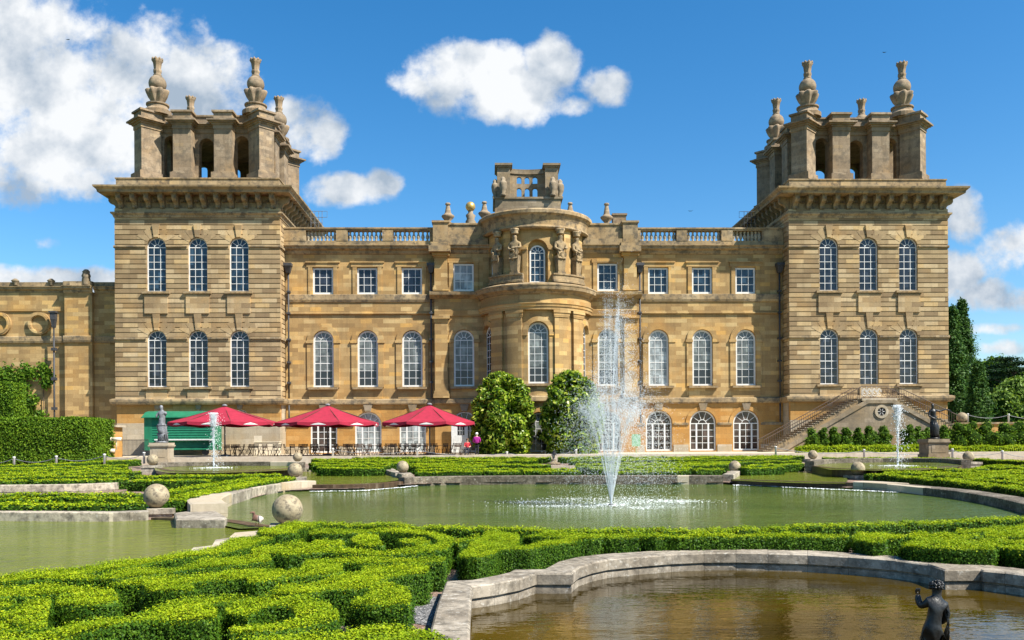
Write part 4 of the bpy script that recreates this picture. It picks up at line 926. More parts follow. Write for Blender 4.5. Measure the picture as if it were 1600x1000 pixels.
# shaped stones
def stoneblock(px, z, h, label, m='coping', name='coping_stone', drop=0):
    P = [gp(u, v, z) for u, v in px]; a = sum(P[i][0] * P[(i + 1) % len(P)][1] - P[(i + 1) % len(P)][0] * P[i][1] for i in range(len(P)))
    if a < 0: P = P[::-1]
    b = MB(); b.prism(P, z - h, z - .03); c_ = [sum(q[0] for q in P) / len(P), sum(q[1] for q in P) / len(P)]; n_ = len(P)
    b.add([(x, y, z - .03) for x, y in P] + [(x + (c_[0] - x) * .06, y + (c_[1] - y) * .06, z) for x, y in P], [(i, (i + 1) % n_, n_ + (i + 1) % n_, n_ + i) for i in range(n_)] + [tuple(range(n_, 2 * n_))]); return tag(b.build(name, MAT[m]), label, 'coping stone')
PALE = 'pale'
stoneblock([(272, 801), (330, 794), (355, 808), (350, 811), (275, 811)], -.82, .5, 'wedge of pale paving stone between the speckled ball and the main pool', 'coping')
stoneblock([(358, 838.5), (366, 832), (404, 829), (404, 838)], -.84, .4, 'flat white slab by the weir at the end of the near hedge', 'pale')
stoneblock([(330, 853), (336, 843), (368, 838.5), (374, 843)], -.9, .4, 'rough grey stone at the water below the flat white slab')
stoneblock([(292, 864), (302, 855), (332, 852), (336, 858)], -.95, .4, 'rough grey stone lowest of three beside the olive water')

# ------------------------------------------------------------ stone balls on their plinths
ballk = NM('lichened_ball_stone'); co = ballk.coord()
c = ballk.ramp(ballk.noise(co, 2.2, 6, .65), [(.3, (.20, .155, .09)), (.55, (.33, .27, .17)), (.75, (.42, .36, .25))]); c = ballk.mix(ballk.ramp(ballk.noise(co, 8, 6, .7), [(.5, GREY(0)), (.62, GREY(.75))]), c, (.07, .055, .04, 1))
ballk.col(c); ballk.bump(ballk.noise(co, 20, 6, .7), .5, .015); MAT['ball'] = ballk.set(Roughness=.95)
def stone_ball(u, v, dpx, Y, label, ped, foot=None):
    x, y, z = at(u, v, Y); r = dpx / 2 * Y / F
    b = smoothmb(); b.ball((0, 0, 0), r, 32, 20); o = tag(b.build('stone_ball', MAT['ball'], None, (x, y, z)), label, 'stone ball', 'stone balls around the pools')
    if ped:
        w, zb, pl = ped; p = MB(); zt = z - r * .97; p.box(-w, w, -w, w, zb - zt, -.14); p.box(-w - .05, w + .05, -w - .05, w + .05, -.14, 0)
        po = tag(p.build('plinth', MAT['coping'], None, (x, y, zt)), pl, 'plinth')
        po.rotation_euler = (0, 0, R(12))
stone_ball(449, 796, 47, 20.3, 'largest stone ball, beside the duck at the near weir', (.34, -1.4, 'low stone footing under the largest ball at the weir'))
stone_ball(244.5, 775, 38, 25.3, 'speckled stone ball between the olive pool coping and box hedge', (.48, -1.3, 'broad ledged plinth under the speckled ball by the olive pool'))
stone_ball(461, 734.5, 22.5, 39, 'lower of two stone balls close together, beside the sloping hedge', (.45, -1.0, 'stone plinth under the lower of the paired balls'))
stone_ball(629, 729.5, 19, 45, 'stone ball in front of the parasols where box hedge meets cascade pool', (.36, -.9, 'small plinth under the ball in front of the parasols'))
stone_ball(1148, 729, 18.5, 45, 'stone ball below the arched french windows right of the big fountain', (.36, -.9, 'small plinth under the ball below the french windows'))
stone_ball(1340.5, 732, 21.5, 41, 'stone ball at the corner of the clipped hedge and curved dark coping', (.42, -1.3, 'dark plinth under the ball at the hedge corner'))
stone_ball(238.5, 718.5, 17.5, 52, 'stone ball in front of the grey statue pedestal', (.55, -.9, 'wide block plinth under the ball before the grey statue'))
stone_ball(465, 714, 14.5, 61, 'small upper one of two stone balls close together, near cafe chairs', (.4, -.9, 'plinth under the small ball near the cafe chairs'))
stone_ball(1270, 710.5, 14.5, 61, 'small stone ball at the foot of the stairs and hedge', (.45, -.9, 'plinth under the small ball near the staircase foot'))
stone_ball(1513, 713.5, 17, 53, 'stone ball in front of the clipped hedge beyond the bronze woman', (.5, -.9, 'banded plinth under the ball beyond the bronze woman'))

# ------------------------------------------------------------ clipped box parterres
def hedge_geo(hull, P, w, zt=None, hh=HH, step=.14, dens=800, sz=.026, rough=.03, ang=.02):
    """one run of clipped hedge along world path P: dark core + leaf points"""
    S = smooth_path(P, step) if len(P) > 2 else smooth_path(P, step)
    n = len(S); A = np.array(S); T = np.gradient(A, axis=0); T /= np.linalg.norm(T, axis=1)[:, None] + 1e-9; Nr = np.stack([-T[:, 1], T[:, 0]], 1)
    tops = np.array([(ztop(min(max(y, 0), 70)) if zt is None else zt) for y in A[:, 1]]); bots = tops - hh
    wob = 1 + .10 * np.sin(np.arange(n) * .35 + random.random() * 6) + rng.normal(0, .03, n)
    hw = w / 2 * wob; tw = tops + rng.normal(0, rough * .5, n)
    o = len(hull.v); ins = .025
    for i in range(n):
        x, y = A[i]; a = Nr[i] * (hw[i] - ins); c = Nr[i] * (hw[i] * .86)
        hull.v += [(x - a[0], y - a[1], bots[i]), (x - a[0], y - a[1], tw[i] - .07), (x - c[0], y - c[1], tw[i] - ins), (x + c[0], y + c[1], tw[i] - ins), (x + a[0], y + a[1], tw[i] - .07), (x + a[0], y + a[1], bots[i])]
    for i in range(n - 1):
        for k in range(5): hull.f.append([o + i * 6 + k, o + i * 6 + k + 1, o + i * 6 + 6 + k + 1, o + i * 6 + 6 + k])
    hull.f.append([o + k for k in range(5, -1, -1)]); hull.f.append([o + (n - 1) * 6 + k for k in range(6)])
    L = np.linalg.norm(np.diff(A, axis=0), axis=1); tot = L.sum()
    def along(m):
        t = rng.random(m) * (n - 1); i = np.minimum(t.astype(int), n - 2); f = (t - i)[:, None]; return A[i] * (1 - f) + A[i + 1] * f, Nr[i], hw[i], tw[i] * (1 - f[:, 0]) + tw[i + 1] * f[:, 0], bots[i], T[i]
    pts, nrm = [], []
    m = int(tot * w * dens); p, nr, h, t, bt, _ = along(m); s = rng.uniform(-1, 1, m); e = np.maximum(0, np.abs(s) - .85) * .3
    pts.append(np.c_[p + nr * (s * h)[:, None], t - e + rng.normal(0, rough * .55, m) + .008]); nrm.append(np.c_[nr * (s * .3)[:, None], np.ones(m)])
    m = int(tot * hh * 2 * dens * .5); p, nr, h, t, bt, _ = along(m); s = np.where(rng.random(m) < .5, -1, 1.0); z = rng.random(m) ** .8
    pts.append(np.c_[p + nr * (s * (h - .012 + rng.normal(0, rough * .6, m)))[:, None], bt + (t - bt) * z]); nrm.append(np.c_[nr * s[:, None], np.full(m, .25)])
    for e, sg in ((0, -1), (n - 1, 1)):
        m = int(w * hh * dens); s = rng.uniform(-1, 1, m); z = rng.random(m)
        pts.append(np.c_[A[e] + Nr[e] * (s * hw[e])[:, None] + T[e] * sg * .015, bots[e] + hh * z]); nrm.append(np.tile([T[e][0] * sg, T[e][1] * sg, .2], (m, 1)))
    nt_ = len(pts[0]); return leaf_quads(pts[0], nrm[0], sz, .38), leaf_quads(np.concatenate(pts[1:]), np.concatenate(nrm[1:]), sz * 1.15, .34)
def hedge(runs, label, dens=800, sz=.026, zt=None, hh=HH, grp='clipped box hedges of the parterre', rough=.03, leaf='box', world=False, name='box_hedge', cat='hedge', step=.14):
    h = MB(); Q = []; Q2 = []
    for px, w in runs:
        P = px if world else [hp(u, v) for u, v in px]
        a, b = hedge_geo(h, P, w, zt, hh, step, dens, sz, rough); Q.append(a); Q2.append(b)
    n1 = sum(map(len, Q)); me = join_meshes(name, h, np.concatenate(Q + Q2), [MAT['boxcore'], MAT[leaf], MAT['boxold_shade']]); mi = np.ones(len(me.polygons), np.int32); mi[:len(h.f)] = 0; mi[len(h.f) + n1:] = 2
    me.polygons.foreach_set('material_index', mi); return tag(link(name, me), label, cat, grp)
# near parterre: outlines of the clipped tops, each an extruded clump of box
def hedge_block(P, hull, dens, sz, rough=.03):
    a = sum(P[i][0] * P[(i + 1) % len(P)][1] - P[(i + 1) % len(P)][0] * P[i][1] for i in range(len(P)))
    if a < 0: P = P[::-1]
    S = smooth_path(P, .16, True); n = len(S); A = np.array(S); T = np.roll(A, -1, 0) - np.roll(A, 1, 0); T /= np.linalg.norm(T, axis=1)[:, None] + 1e-9; Nr = np.stack([T[:, 1], -T[:, 0]], 1)
    A = A + Nr * rng.normal(0, .012, (n, 1)); tz = np.array([ztop(y) for y in A[:, 1]]); bz = tz - HH; o = len(hull.v)
    for ins, dz, up in ((.03, 0, 0), (.03, .08, 1), (.075, .03, 1)):
        for i in range(n):
            x, y = A[i] - Nr[i] * ins; hull.v.append((x, y, (tz[i] - dz) if up else bz[i]))
    for r in range(2):
        for i in range(n): hull.f.append([o + r * n + i, o + r * n + (i + 1) % n, o + (r + 1) * n + (i + 1) % n, o + (r + 1) * n + i])
    from mathutils.geometry import tessellate_polygon
    for t in tessellate_polygon([[Vector((*A[i], 0)) for i in range(n)]]):
        v = [A[q] for q in t]; cr = (v[1][0] - v[0][0]) * (v[2][1] - v[0][1]) - (v[2][0] - v[0][0]) * (v[1][1] - v[0][1]); hull.f.append([o + 2 * n + q for q in (t if cr > 0 else t[::-1])])
    lo, hi = A.min(0), A.max(0); m = int((hi - lo).prod() * dens); q = lo + rng.random((m, 2)) * (hi - lo); q = q[inside(q[:, 0], q[:, 1], S)]
    wob = .018 * np.sin(q[:, 0] * 5.1 + q[:, 1] * 3.3) + .014 * np.sin(q[:, 0] * 11 - q[:, 1] * 9)
    top = np.c_[q, np.interp(q[:, 1], [0, 22, 46], [-.66, -.68, -.40]) + wob + rng.normal(0, rough * .5, len(q))]
    L = np.linalg.norm(np.roll(A, -1, 0) - A, axis=1); m = int(L.sum() * HH * dens * .9); i = rng.choice(n, m, p=L / L.sum()); f = rng.random((m, 1)); z = rng.random(m) ** .8
    sd = np.c_[A[i] * (1 - f) + A[(i + 1) % n] * f + Nr[i] * rng.normal(-.006, rough * .6, (m, 1)), bz[i] + HH * z]
    m2 = int(L.sum() * 46 * (dens / 2600) ** .5); i2 = rng.choice(n, m2, p=L / L.sum()); f2 = rng.random((m2, 1)); ed = np.c_[A[i2] * (1 - f2) + A[(i2 + 1) % n] * f2 - Nr[i2] * .01, tz[i2] - np.abs(rng.normal(0, .03, m2))]
    return leaf_quads(np.concatenate([top, ed]), np.concatenate([np.tile([0, 0, 1.0], (len(top), 1)), np.c_[Nr[i2] * .5, np.full(m2, .8)]]), sz, .42), leaf_quads(sd, np.c_[Nr[i], np.full(m, .2)], sz * 1.15, .36)
NEAR = [
 ('long outer box hedge bordering the olive side pool up to the white slab', [[(-25, 905), (0, 899.5), (75, 892), (150, 883.2), (225, 872), (295, 863.2), (340, 853.2), (370, 840), (397.5, 837.5), (410, 845.8), (380, 858.2), (330, 865.8), (262.5, 875), (212.5, 883.2), (150, 893.2), (135, 898.2), (160, 903.2), (125, 905), (82.5, 904), (37.5, 906.5), (-25, 910.8)]]),
 ('thin box hedge running between the outer hedge and the broad inner bands', [[(150, 902.5), (180, 894.5), (225, 890), (275, 887), (332.5, 874.5), (362.5, 871.5), (415, 868.2), (422.5, 873.2), (420, 877.5), (350, 884.5), (275, 892.5), (260, 895.8), (220, 900), (175, 905)]]),
 ('broad box hedge band ending in a square block in the middle of the parterre', [[(167.5, 913.2), (225, 906), (275, 900), (337.5, 895), (400, 891), (440, 889), (442.5, 900.8), (400, 904), (350, 905.5), (310, 909), (277.5, 910.8), (301.2, 915.8), (303, 922), (250, 924), (226.2, 921), (223.8, 913.5), (190, 914)], [(387.4, 894.9), (400, 891.4), (437.8, 890.1), (470.3, 890.1), (471, 885.9), (484, 875.8), (517.6, 874.6), (534.4, 878.8), (534.4, 892.8), (508.1, 898.5), (469.3, 901), (437.8, 903.6), (412.6, 907.8), (387.4, 910.7)], [(484, 874.6), (547, 872.3), (610, 873.5), (673, 871.6), (695, 872.1), (696.5, 875), (692.9, 877.9), (670.9, 878.8), (610, 879.6), (565.9, 880.5), (534.4, 879.6), (492.4, 877.9)]]),
 ('box hedge forming the long oval loop with open centre', [[(395.8, 858.6), (439.9, 850.2), (473.5, 847.3), (484, 852.3), (509.2, 857.4), (542.8, 857.8), (597.4, 860.7), (647.8, 857.1), (679.3, 849.8), (684.5, 845.2), (666.7, 836.4), (631, 833), (589, 831.3), (534.4, 833.8), (488.2, 834.3), (480.8, 832.2), (490.3, 828.8), (526, 828), (589, 827.1), (626.8, 826.3), (670.9, 830.9), (694, 835.1), (708.7, 842.4), (704.5, 852.3), (691.9, 859.5), (652, 864.1), (589, 866.6), (547, 865.3), (509.2, 862.8), (479.8, 864.9), (450.4, 867.4), (421, 865.3), (395.8, 865.3)]]),
 ('straight box hedge spur lying inside the oval loop', [[(484, 849.4), (509.2, 843.5), (534.4, 843.9), (539.6, 849.4), (537.5, 851.9), (509.2, 853.2), (492.4, 852.3)]]),
 ('stubby bent box hedge in the middle of the oval loop', [[(547, 841.8), (568, 836.4), (590, 835.5), (592.1, 844.8), (597.8, 849.4), (597.4, 852.3), (580.6, 853.2), (561.7, 851.1)]]),
 ('small box hedge hook at the inner end of the oval loop', [[(624.3, 844.3), (635.2, 841), (658.3, 841.4), (673, 846), (666.7, 849.4), (649.9, 851.9), (647.8, 848.1), (627.8, 847.7)]]),
 ('box hedge spur with yellow and rust tips beside the largest ball', [[(403.1, 830.5), (437.8, 820), (469.3, 815.8), (505, 816.2), (498.7, 820.8), (481.9, 823.8), (467.2, 827.1), (460.9, 832.6), (433.6, 835.5), (412.6, 834.3)], [(387.4, 845.6), (400, 839.7), (418.9, 838.9), (427.3, 841.4), (408.4, 846.6), (391.6, 849.4)]]),
 ('box hedge block with crisp square end by the red gravel', [[(561.7, 894.3), (568, 885.5), (610, 884.7), (658.3, 883.4), (670.5, 887.2), (668.8, 894.3), (645.7, 897.7), (599.5, 902.7), (595.3, 905.7), (578.5, 918), (544.9, 920.4), (505, 921.6), (498.7, 925.4), (463, 928.8), (421, 926.4), (442, 917), (484, 911.5), (517.6, 904.4)]]),
 ('rounded box hedge block nearest the grey gravel patch', [[(547, 939.3), (574.3, 925.4), (584.8, 915.3), (601.6, 912.4), (626.8, 917), (643.2, 929.2), (641.5, 937.2), (636.9, 943.9), (589, 945.6), (559.6, 944.7)]]),
 ('large box hedge diagonal crossing the whole near corner', [[(-30, 997), (0, 987.5), (70, 985.5), (115, 975.8), (190, 963.2), (222.5, 955.8), (262.5, 945), (312.5, 937), (370, 930), (400, 934), (350, 941), (315, 947.5), (336.2, 951), (340, 959.5), (332.5, 967.5), (300, 970), (240, 968.5), (200, 972), (150, 983.5), (112.5, 995.8), (75, 1007), (-30, 1019.5)]]),
 ('box hedge triangle with a dark pit and a rust stained tip', [[(349.6, 954.8), (366.4, 942.6), (391.6, 935.1), (446.2, 935.9), (488.2, 938), (513.4, 946.4), (530.6, 964.9), (517.6, 971.6), (463, 981), (421, 986.3), (362.2, 990.5), (362.2, 982.5), (400, 977.9), (433.6, 972), (463, 963.6), (453.5, 948.9), (429.4, 948.1), (404.2, 951.4), (387.4, 963.2)]]),
 ('lowest box hedge along the bottom edge of the photo', [[(358, 1007.3), (421, 998.9), (469.3, 990.5), (517.6, 987.6), (547, 984.6), (610, 980.4), (652, 983.4), (673, 986.7), (702.4, 998.9), (715, 1022), (358, 1022)]]),
 ('square ended box hedge block with a dark pit at its end', [[(86.2, 940.8), (100, 934.5), (130, 929.5), (175, 930.5), (186.5, 935), (185.5, 940), (150, 945.5), (96.2, 947)]]),
 ('wavy box hedge band above the square block with the dark pit', [[(-25, 922), (0, 918), (75, 916), (150, 918.5), (177.5, 919), (178, 924), (183.8, 928.5), (175, 930.5), (120, 926.5), (50, 930.5), (0, 932.5), (-25, 934)]]),
 ('forked box hedge at the near photo corner', [[(-25, 938.5), (21.2, 937.5), (25, 942.5), (10, 948.2), (-25, 951)], [(28.8, 945.8), (50, 939.5), (79.5, 937.5), (76.2, 952), (71.2, 979.5), (50, 982), (15, 969.5), (-10, 962), (15, 953.2)], [(-25, 972), (-5, 967), (15, 977), (50, 984), (0, 986), (-25, 992)]]),
 ('wide box hedge block with a long arm beside the grey coping corner', [[(717.3, 869.8), (728.1, 859.6), (734.7, 850.3), (752.5, 838.4), (765.6, 831.5), (790, 831.1), (809.7, 834.9), (811.6, 839.8), (812.1, 851), (827.5, 851), (846.3, 848.4), (876.3, 841.6), (899.7, 840.9), (902.1, 845.8), (872.5, 849.9), (836.9, 856.3), (827.5, 858.5), (784.4, 858.9), (771.3, 866), (745, 871.3)]]),
 ('thin box hedge edging between the oval loop and the wide block', [[(709.4, 849.1), (712.2, 845), (737.5, 838.4), (750.6, 836), (745, 840.1), (730, 844.6), (715, 850.3)]]),
 ('straight box hedge row with cut gaps behind the curved grey coping', [[(816.3, 837.5), (846.3, 833), (883.8, 833.4), (940, 834.9), (940, 840.5), (904.4, 842.8), (881.9, 840.9), (846.3, 838.6)], [(940, 834.6), (1003, 835), (1003, 839.4), (940, 840.2)], [(1005, 835), (1042, 835.4), (1042, 839.6), (1005, 839.6)], [(1046, 835.4), (1180, 834.4), (1250, 834.2), (1320, 836), (1324, 839.6), (1250, 839.2), (1180, 838.4), (1046, 839.6)]]),
 ('bent box hedge stub with a square end behind the grey coping', [[(1330.1, 839.4), (1342.7, 833.6), (1363.7, 832), (1411, 835.2), (1417.5, 839.4), (1384.7, 841.5), (1386.8, 845.7), (1363.7, 847.8), (1340.1, 843.6)]]),
 ('box hedge block with a pale green end beside the coping corner', [[(1408.3, 848.3), (1429.3, 844.1), (1471.3, 847.8), (1521.2, 849.9), (1551.4, 854.1), (1552.2, 859.3), (1471.3, 856.7), (1412.3, 852)]]),
 ('tapering box hedge run behind the pale ended block', [[(1419.4, 835.2), (1442.5, 833.1), (1471.3, 836.7), (1529.1, 844.1), (1599.9, 854.1), (1626.2, 858.3), (1626.2, 865.6), (1599.9, 861.9), (1554, 854.1), (1521.2, 848.8), (1471.3, 846.7), (1422.8, 839.9)]]),
 ('thin box hedge strips in the far corner of the near parterre', [[(1468.7, 834.6), (1530.4, 835.7), (1531.2, 838.8), (1471.9, 838.8)], [(1533, 842.5), (1599.9, 846.2), (1626.2, 848.8), (1626.2, 854.1), (1599.9, 852), (1534.9, 846.2)], [(1495, 829.4), (1547.5, 825.2), (1599.9, 820.5), (1626.2, 819.4), (1626.2, 825.7), (1599.9, 826.2), (1534.3, 832), (1497.6, 832.5)], [(1550.1, 829.4), (1599.9, 829.4), (1626.2, 830.4), (1626.2, 839.4), (1599.9, 839.9), (1539.6, 837.3)]]),
]
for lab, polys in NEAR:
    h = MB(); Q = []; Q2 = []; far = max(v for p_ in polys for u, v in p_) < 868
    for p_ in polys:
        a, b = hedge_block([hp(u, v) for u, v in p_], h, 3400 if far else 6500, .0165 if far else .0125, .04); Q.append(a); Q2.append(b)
    n1 = sum(map(len, Q)); me = join_meshes('box_hedge', h, np.concatenate(Q + Q2), [MAT['boxcore'], MAT['box'], MAT['boxold_shade']]); mi = np.ones(len(me.polygons), np.int32); mi[:len(h.f)] = 0; mi[len(h.f) + n1:] = 2
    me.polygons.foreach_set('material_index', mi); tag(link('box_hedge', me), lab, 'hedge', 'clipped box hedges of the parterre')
hedge([([(452, 821), (500, 819.5), (560, 820), (640, 822), (720, 824.5), (800, 826.5), (900, 828), (1000, 828.6), (1140, 827.4), (1250, 824.5), (1330, 821), (1400, 818), (1500, 814), (1600, 810), (1680, 807)], .40)], 'long narrow box hedge along the near edge of the main pool', 2200, .02, rough=.04)
gq = [gp(u, v, zg(10) + .006) for u, v in ((638, 942), (648, 934), (690, 932), (674, 979), (637, 972))]
k = NM('grey_gravel'); co = k.coord(); vo = k.n('ShaderNodeTexVoronoi', {'Vector': co, 'Scale': 38.0}); k.col(k.ramp(k.n('ShaderNodeSeparateColor', {0: vo.outputs['Color']}).outputs[0], [(0, (.03, .03, .03)), (.5, (.12, .12, .12)), (1, (.34, .33, .32))])); k.bump(vo.outputs['Distance'], .8, .03)
b = MB(); b.prism(gq[::-1] if sum(gq[i][0] * gq[(i + 1) % 5][1] - gq[(i + 1) % 5][0] * gq[i][1] for i in range(5)) < 0 else gq, zg(10) - .02, zg(10) + .008); tag(b.build('gravel_patch', k.set(Roughness=.95)), kind='structure')
# middle and far parterres
MIDH = [
 ('front row box hedge behind the speckled ball, along the ledged coping', [([(-60, 789), (0, 788), (100, 788), (170, 788), (226, 786)], .7)]),
 ('middle row box hedge with rusty patches beside the olive pool', [([(-60, 781), (40, 779), (80, 778.5)], .6), ([(90, 779), (160, 779), (228, 779)], .55), ([(-60, 774), (60, 772), (140, 772), (216, 772)], .6)]),
 ('wide sloping box hedge along the pale coping of the main pool', [([(262, 783), (300, 774), (345, 764), (400, 753.5), (446, 746)], 1.0), ([(236, 774), (290, 764), (340, 756), (400, 747)], .6)]),
 ('box hedge row with deep notches above the low curved rim', [([(-60, 753), (0, 751.5), (44, 750.5)], .7), ([(50, 750.5), (100, 750), (146, 750)], .7), ([(152, 750), (200, 748.5)], .7), ([(208, 751), (260, 751.5), (330, 750)], .8)]),
 ('flat topped box hedge strips in front of the dark jet pool lip', [([(-60, 739.5), (80, 737.5), (205, 734.5)], .9), ([(-60, 732.5), (80, 730), (200, 727.5)], .9), ([(-60, 746.5), (60, 745), (200, 743)], .7), ([(215, 744), (300, 743.5), (380, 743), (440, 742)], .9), ([(-60, 743), (60, 741), (140, 739.5), (220, 738)], .7), ([(-60, 736), (80, 733.5), (200, 731)], .7)]),
 ('long box hedge rows below the path with white chain posts', [([(-60, 729), (60, 726), (140, 722.5), (215, 718.5)], .8)]),
 ('box hedge block row above the straight coping of the main pool', [([(652, 737.5), (700, 737.5), (750, 737), (752, 737)], .8), ([(757, 737), (812, 736.5)], .8), ([(818, 736.5), (860, 736.5), (905, 736)], .7)]),
 ('box hedge block row with brown patches behind the big fountain', [([(945, 737), (1000, 737), (1050, 736.5), (1075, 736)], .7), ([(1084, 734), (1110, 733.5), (1128, 733)], .7)]),
 ('patchwork box hedge strips between the cafe terrace and cascade pool', [([(652, 733), (720, 733.5), (800, 733), (900, 733)], .8), ([(640, 726.5), (720, 727), (860, 726.5)], .9), ([(488, 723.5), (560, 724), (640, 723.5)], .9), ([(500, 731), (560, 731.5), (600, 731)], .9), ([(492, 727), (560, 727.5), (610, 727)], .7), ([(645, 729), (700, 730), (760, 729.5)], .8), ([(650, 724), (720, 724), (790, 724)], .7)]),
 ('thin box hedge strips either side of the little garden figure', [([(490, 717.5), (640, 718), (840, 717.5)], .8), ([(890, 717.3), (1050, 716.3), (1240, 714)], .8), ([(500, 720), (600, 720.5), (700, 720.5), (840, 720)], .7), ([(890, 720), (1000, 719), (1130, 718), (1235, 716)], .7)]),
 ('low box hedge strips between french windows and straight coping', [([(920, 733), (1000, 733), (1080, 732)], .8), ([(900, 726), (960, 726), (1060, 725.5), (1140, 724)], .9), ([(900, 729.5), (980, 730), (1070, 729.5)], .8), ([(1160, 731.5), (1220, 730)], .7), ([(980, 728), (1060, 728), (1130, 726)], .7), ([(1165, 728), (1220, 726), (1250, 724.5)], .7), ([(960, 723.5), (1080, 723), (1200, 721.5), (1250, 721)], .6)]),
 ('farthest thin box hedge along the edge of the cafe terrace', [([(280, 714), (400, 715), (450, 715)], .6), ([(482, 715), (640, 715), (860, 715)], .6), ([(872, 714.6), (1000, 714), (1130, 713), (1255, 712)], .6)]),
 ('clipped box hedge with a tall square corner beside the dark curved coping', [([(1366, 740), (1376, 741)], 1.1), ([(1376, 742), (1440, 747), (1500, 752), (1560, 759), (1650, 770)], .8)]),
 ('yellow green box scrolls beyond the dark curved coping', [([(1380, 738.5), (1460, 739.5), (1540, 743), (1640, 751)], .8), ([(1500, 735), (1580, 738), (1660, 741)], .9), ([(1530, 729.5), (1580, 731), (1660, 734)], .9), ([(1560, 752), (1640, 756)], .8), ([(1480, 747), (1560, 751)], .6), ([(1380, 735), (1440, 737), (1520, 740), (1620, 744)], .6), ([(1420, 731), (1480, 733), (1540, 732)], .6), ([(1530, 746), (1570, 743), (1640, 748)], .7), ([(1440, 742), (1500, 744), (1530, 748)], .5), ([(1540, 727), (1600, 728), (1660, 730)], .7), ([(1550, 736), (1600, 736), (1650, 738)], .6)]),
 ('straight box hedge beyond the bronze woman pool', [([(1525, 717), (1570, 719.5), (1650, 723)], .7), ([(1285, 715), (1380, 715.5), (1450, 716), (1500, 717.5)], .5)]),
]
for lab, runs in MIDH: hedge([(a, b * .9) for a, b in runs], lab, dens=520, sz=.042, step=.3, rough=.05)
# ------------------------------------------------------------ foliage
def on_sphere(n):
    v = rng.normal(0, 1, (n, 3)); return v / np.linalg.norm(v, axis=1)[:, None]
def clump_tree(name, base, clumps, leaf, n, size, label, cat, trunk=None, group=None, core=True, jit=.9):
    """trunk with limbs reaching into leaf clumps; clumps: (x, y, z, rx, ry, rz)"""
    root = empty(name, base); tag(root, label, cat, group)
    vol = np.array([c[3] * c[4] * c[5] for c in clumps]) ** .67; vol /= vol.sum(); P = []; N = []; hull = MB()
    for c, f in zip(clumps, vol):
        m = int(n * f); d = on_sphere(m); r = 1 - np.abs(rng.normal(0, .16, m)); q = d * r[:, None]
        q *= 1 + .10 * np.sin(d[:, :1] * 7 + c[0] * 3) * np.cos(d[:, 2:] * 6 + c[1])
        P.append(np.array(c[:3]) + q * np.array(c[3:])); N.append(d + [0, 0, .35])
        if core: hull.ball(c[:3], .80, 10, 7, tuple(c[3:]))
    link('crown', join_meshes('crown', hull, leaf_quads(np.concatenate(P), np.concatenate(N), size, jit, .5), [MAT['boxcore'], MAT[leaf]]), root)
    t = MB(); h, r0 = trunk
    t.tube([(0, 0, -.2), (.05 * r0, 0, h * .35), (-.1 * r0, .1 * r0, h * .7), (0, 0, h)], [r0 * 1.25, r0, r0 * .7, r0 * .3], 10)
    for c in clumps[:14]:
        z0 = h * random.uniform(.35, .8); t.tube([(0, 0, z0), (c[0] * .5, c[1] * .5, z0 + (c[2] - z0) * .6), tuple(c[:3])], [r0 * .4, r0 * .25, r0 * .1], 6)
    t.build('trunk', MAT['trunk'], root); return root
def dome(h, w, k, seed):
    rr = random.Random(seed); out = []
    for i in range(k):
        t = (i + .5) / k; z = .15 + (h - .15) * t; R_ = w * max(.02, 1 - max(0, (t - .32) / .66) ** 2.1) ** .5 * (.82 + .18 * min(1, t / .3)); a = i * 2.4 + rr.uniform(-.5, .5); s = w * rr.uniform(.24, .38) * (1 - .35 * t); q = max(0, R_ - s * rr.uniform(.85, 1.05))
        out.append((math.cos(a) * q, math.sin(a) * q, min(z, h - s * .8), s, s, s * rr.uniform(.75, .95)))
    for i in range(16):
        a = rr.uniform(0, 6.28); t = rr.uniform(.2, .97); q = w * max(.02, 1.0 - max(0, (t - .32) / .66) ** 2.1) ** .5 * rr.uniform(.84, .98); s = rr.uniform(.28, .5); out.append((math.cos(a) * q, math.sin(a) * q, h * t, s, s, s * 1.2))
    return out
def blob(h, w, k, zlo=.0, seed=0, egg=1.0):
    rr = random.Random(seed); out = []
    for i in range(k):
        z = zlo + (h - zlo) * (i + .5) / k; t = (z - zlo) / (h - zlo)
        R_ = w * math.sqrt(max(.05, 1 - (2 * (t - .42) / 1.16) ** 2)) * egg
        a = rr.uniform(0, 6.28) + i * 2.4; s = w * rr.uniform(.34, .48)
        out.append((math.cos(a) * max(0, R_ - s * .8), math.sin(a) * max(0, R_ - s * .8), z, s, s, s * .95))
    return out
p = at(785, 712, 70.6); clump_tree('magnolia_tree', (p[0], 70.6, 0), [(0, 0, 3.0, 1.7, 1.6, 2.8), (0, 0, 1.9, 2.2, 1.9, 1.9), (.2, 0, 4.0, 1.3, 1.2, 1.6)] + dome(6.6, 2.75, 50, 3), 'magnolia', 17000, .15, 'round topped magnolia tree beside the two visitors, below the bow', 'tree', (4.5, .14), 'magnolia trees before the bow')
p = at(894, 712, 70.6); clump_tree('magnolia_tree', (p[0], 70.6, 0), [(0, 0, 3.0, 1.7, 1.6, 2.8), (0, 0, 1.9, 2.2, 1.9, 1.9), (.2, 0, 4.0, 1.3, 1.2, 1.6)] + dome(6.7, 2.75, 50, 11), 'magnolia', 17000, .15, 'magnolia tree partly veiled by the tall fountain spray', 'tree', (4.5, .14), 'magnolia trees before the bow')
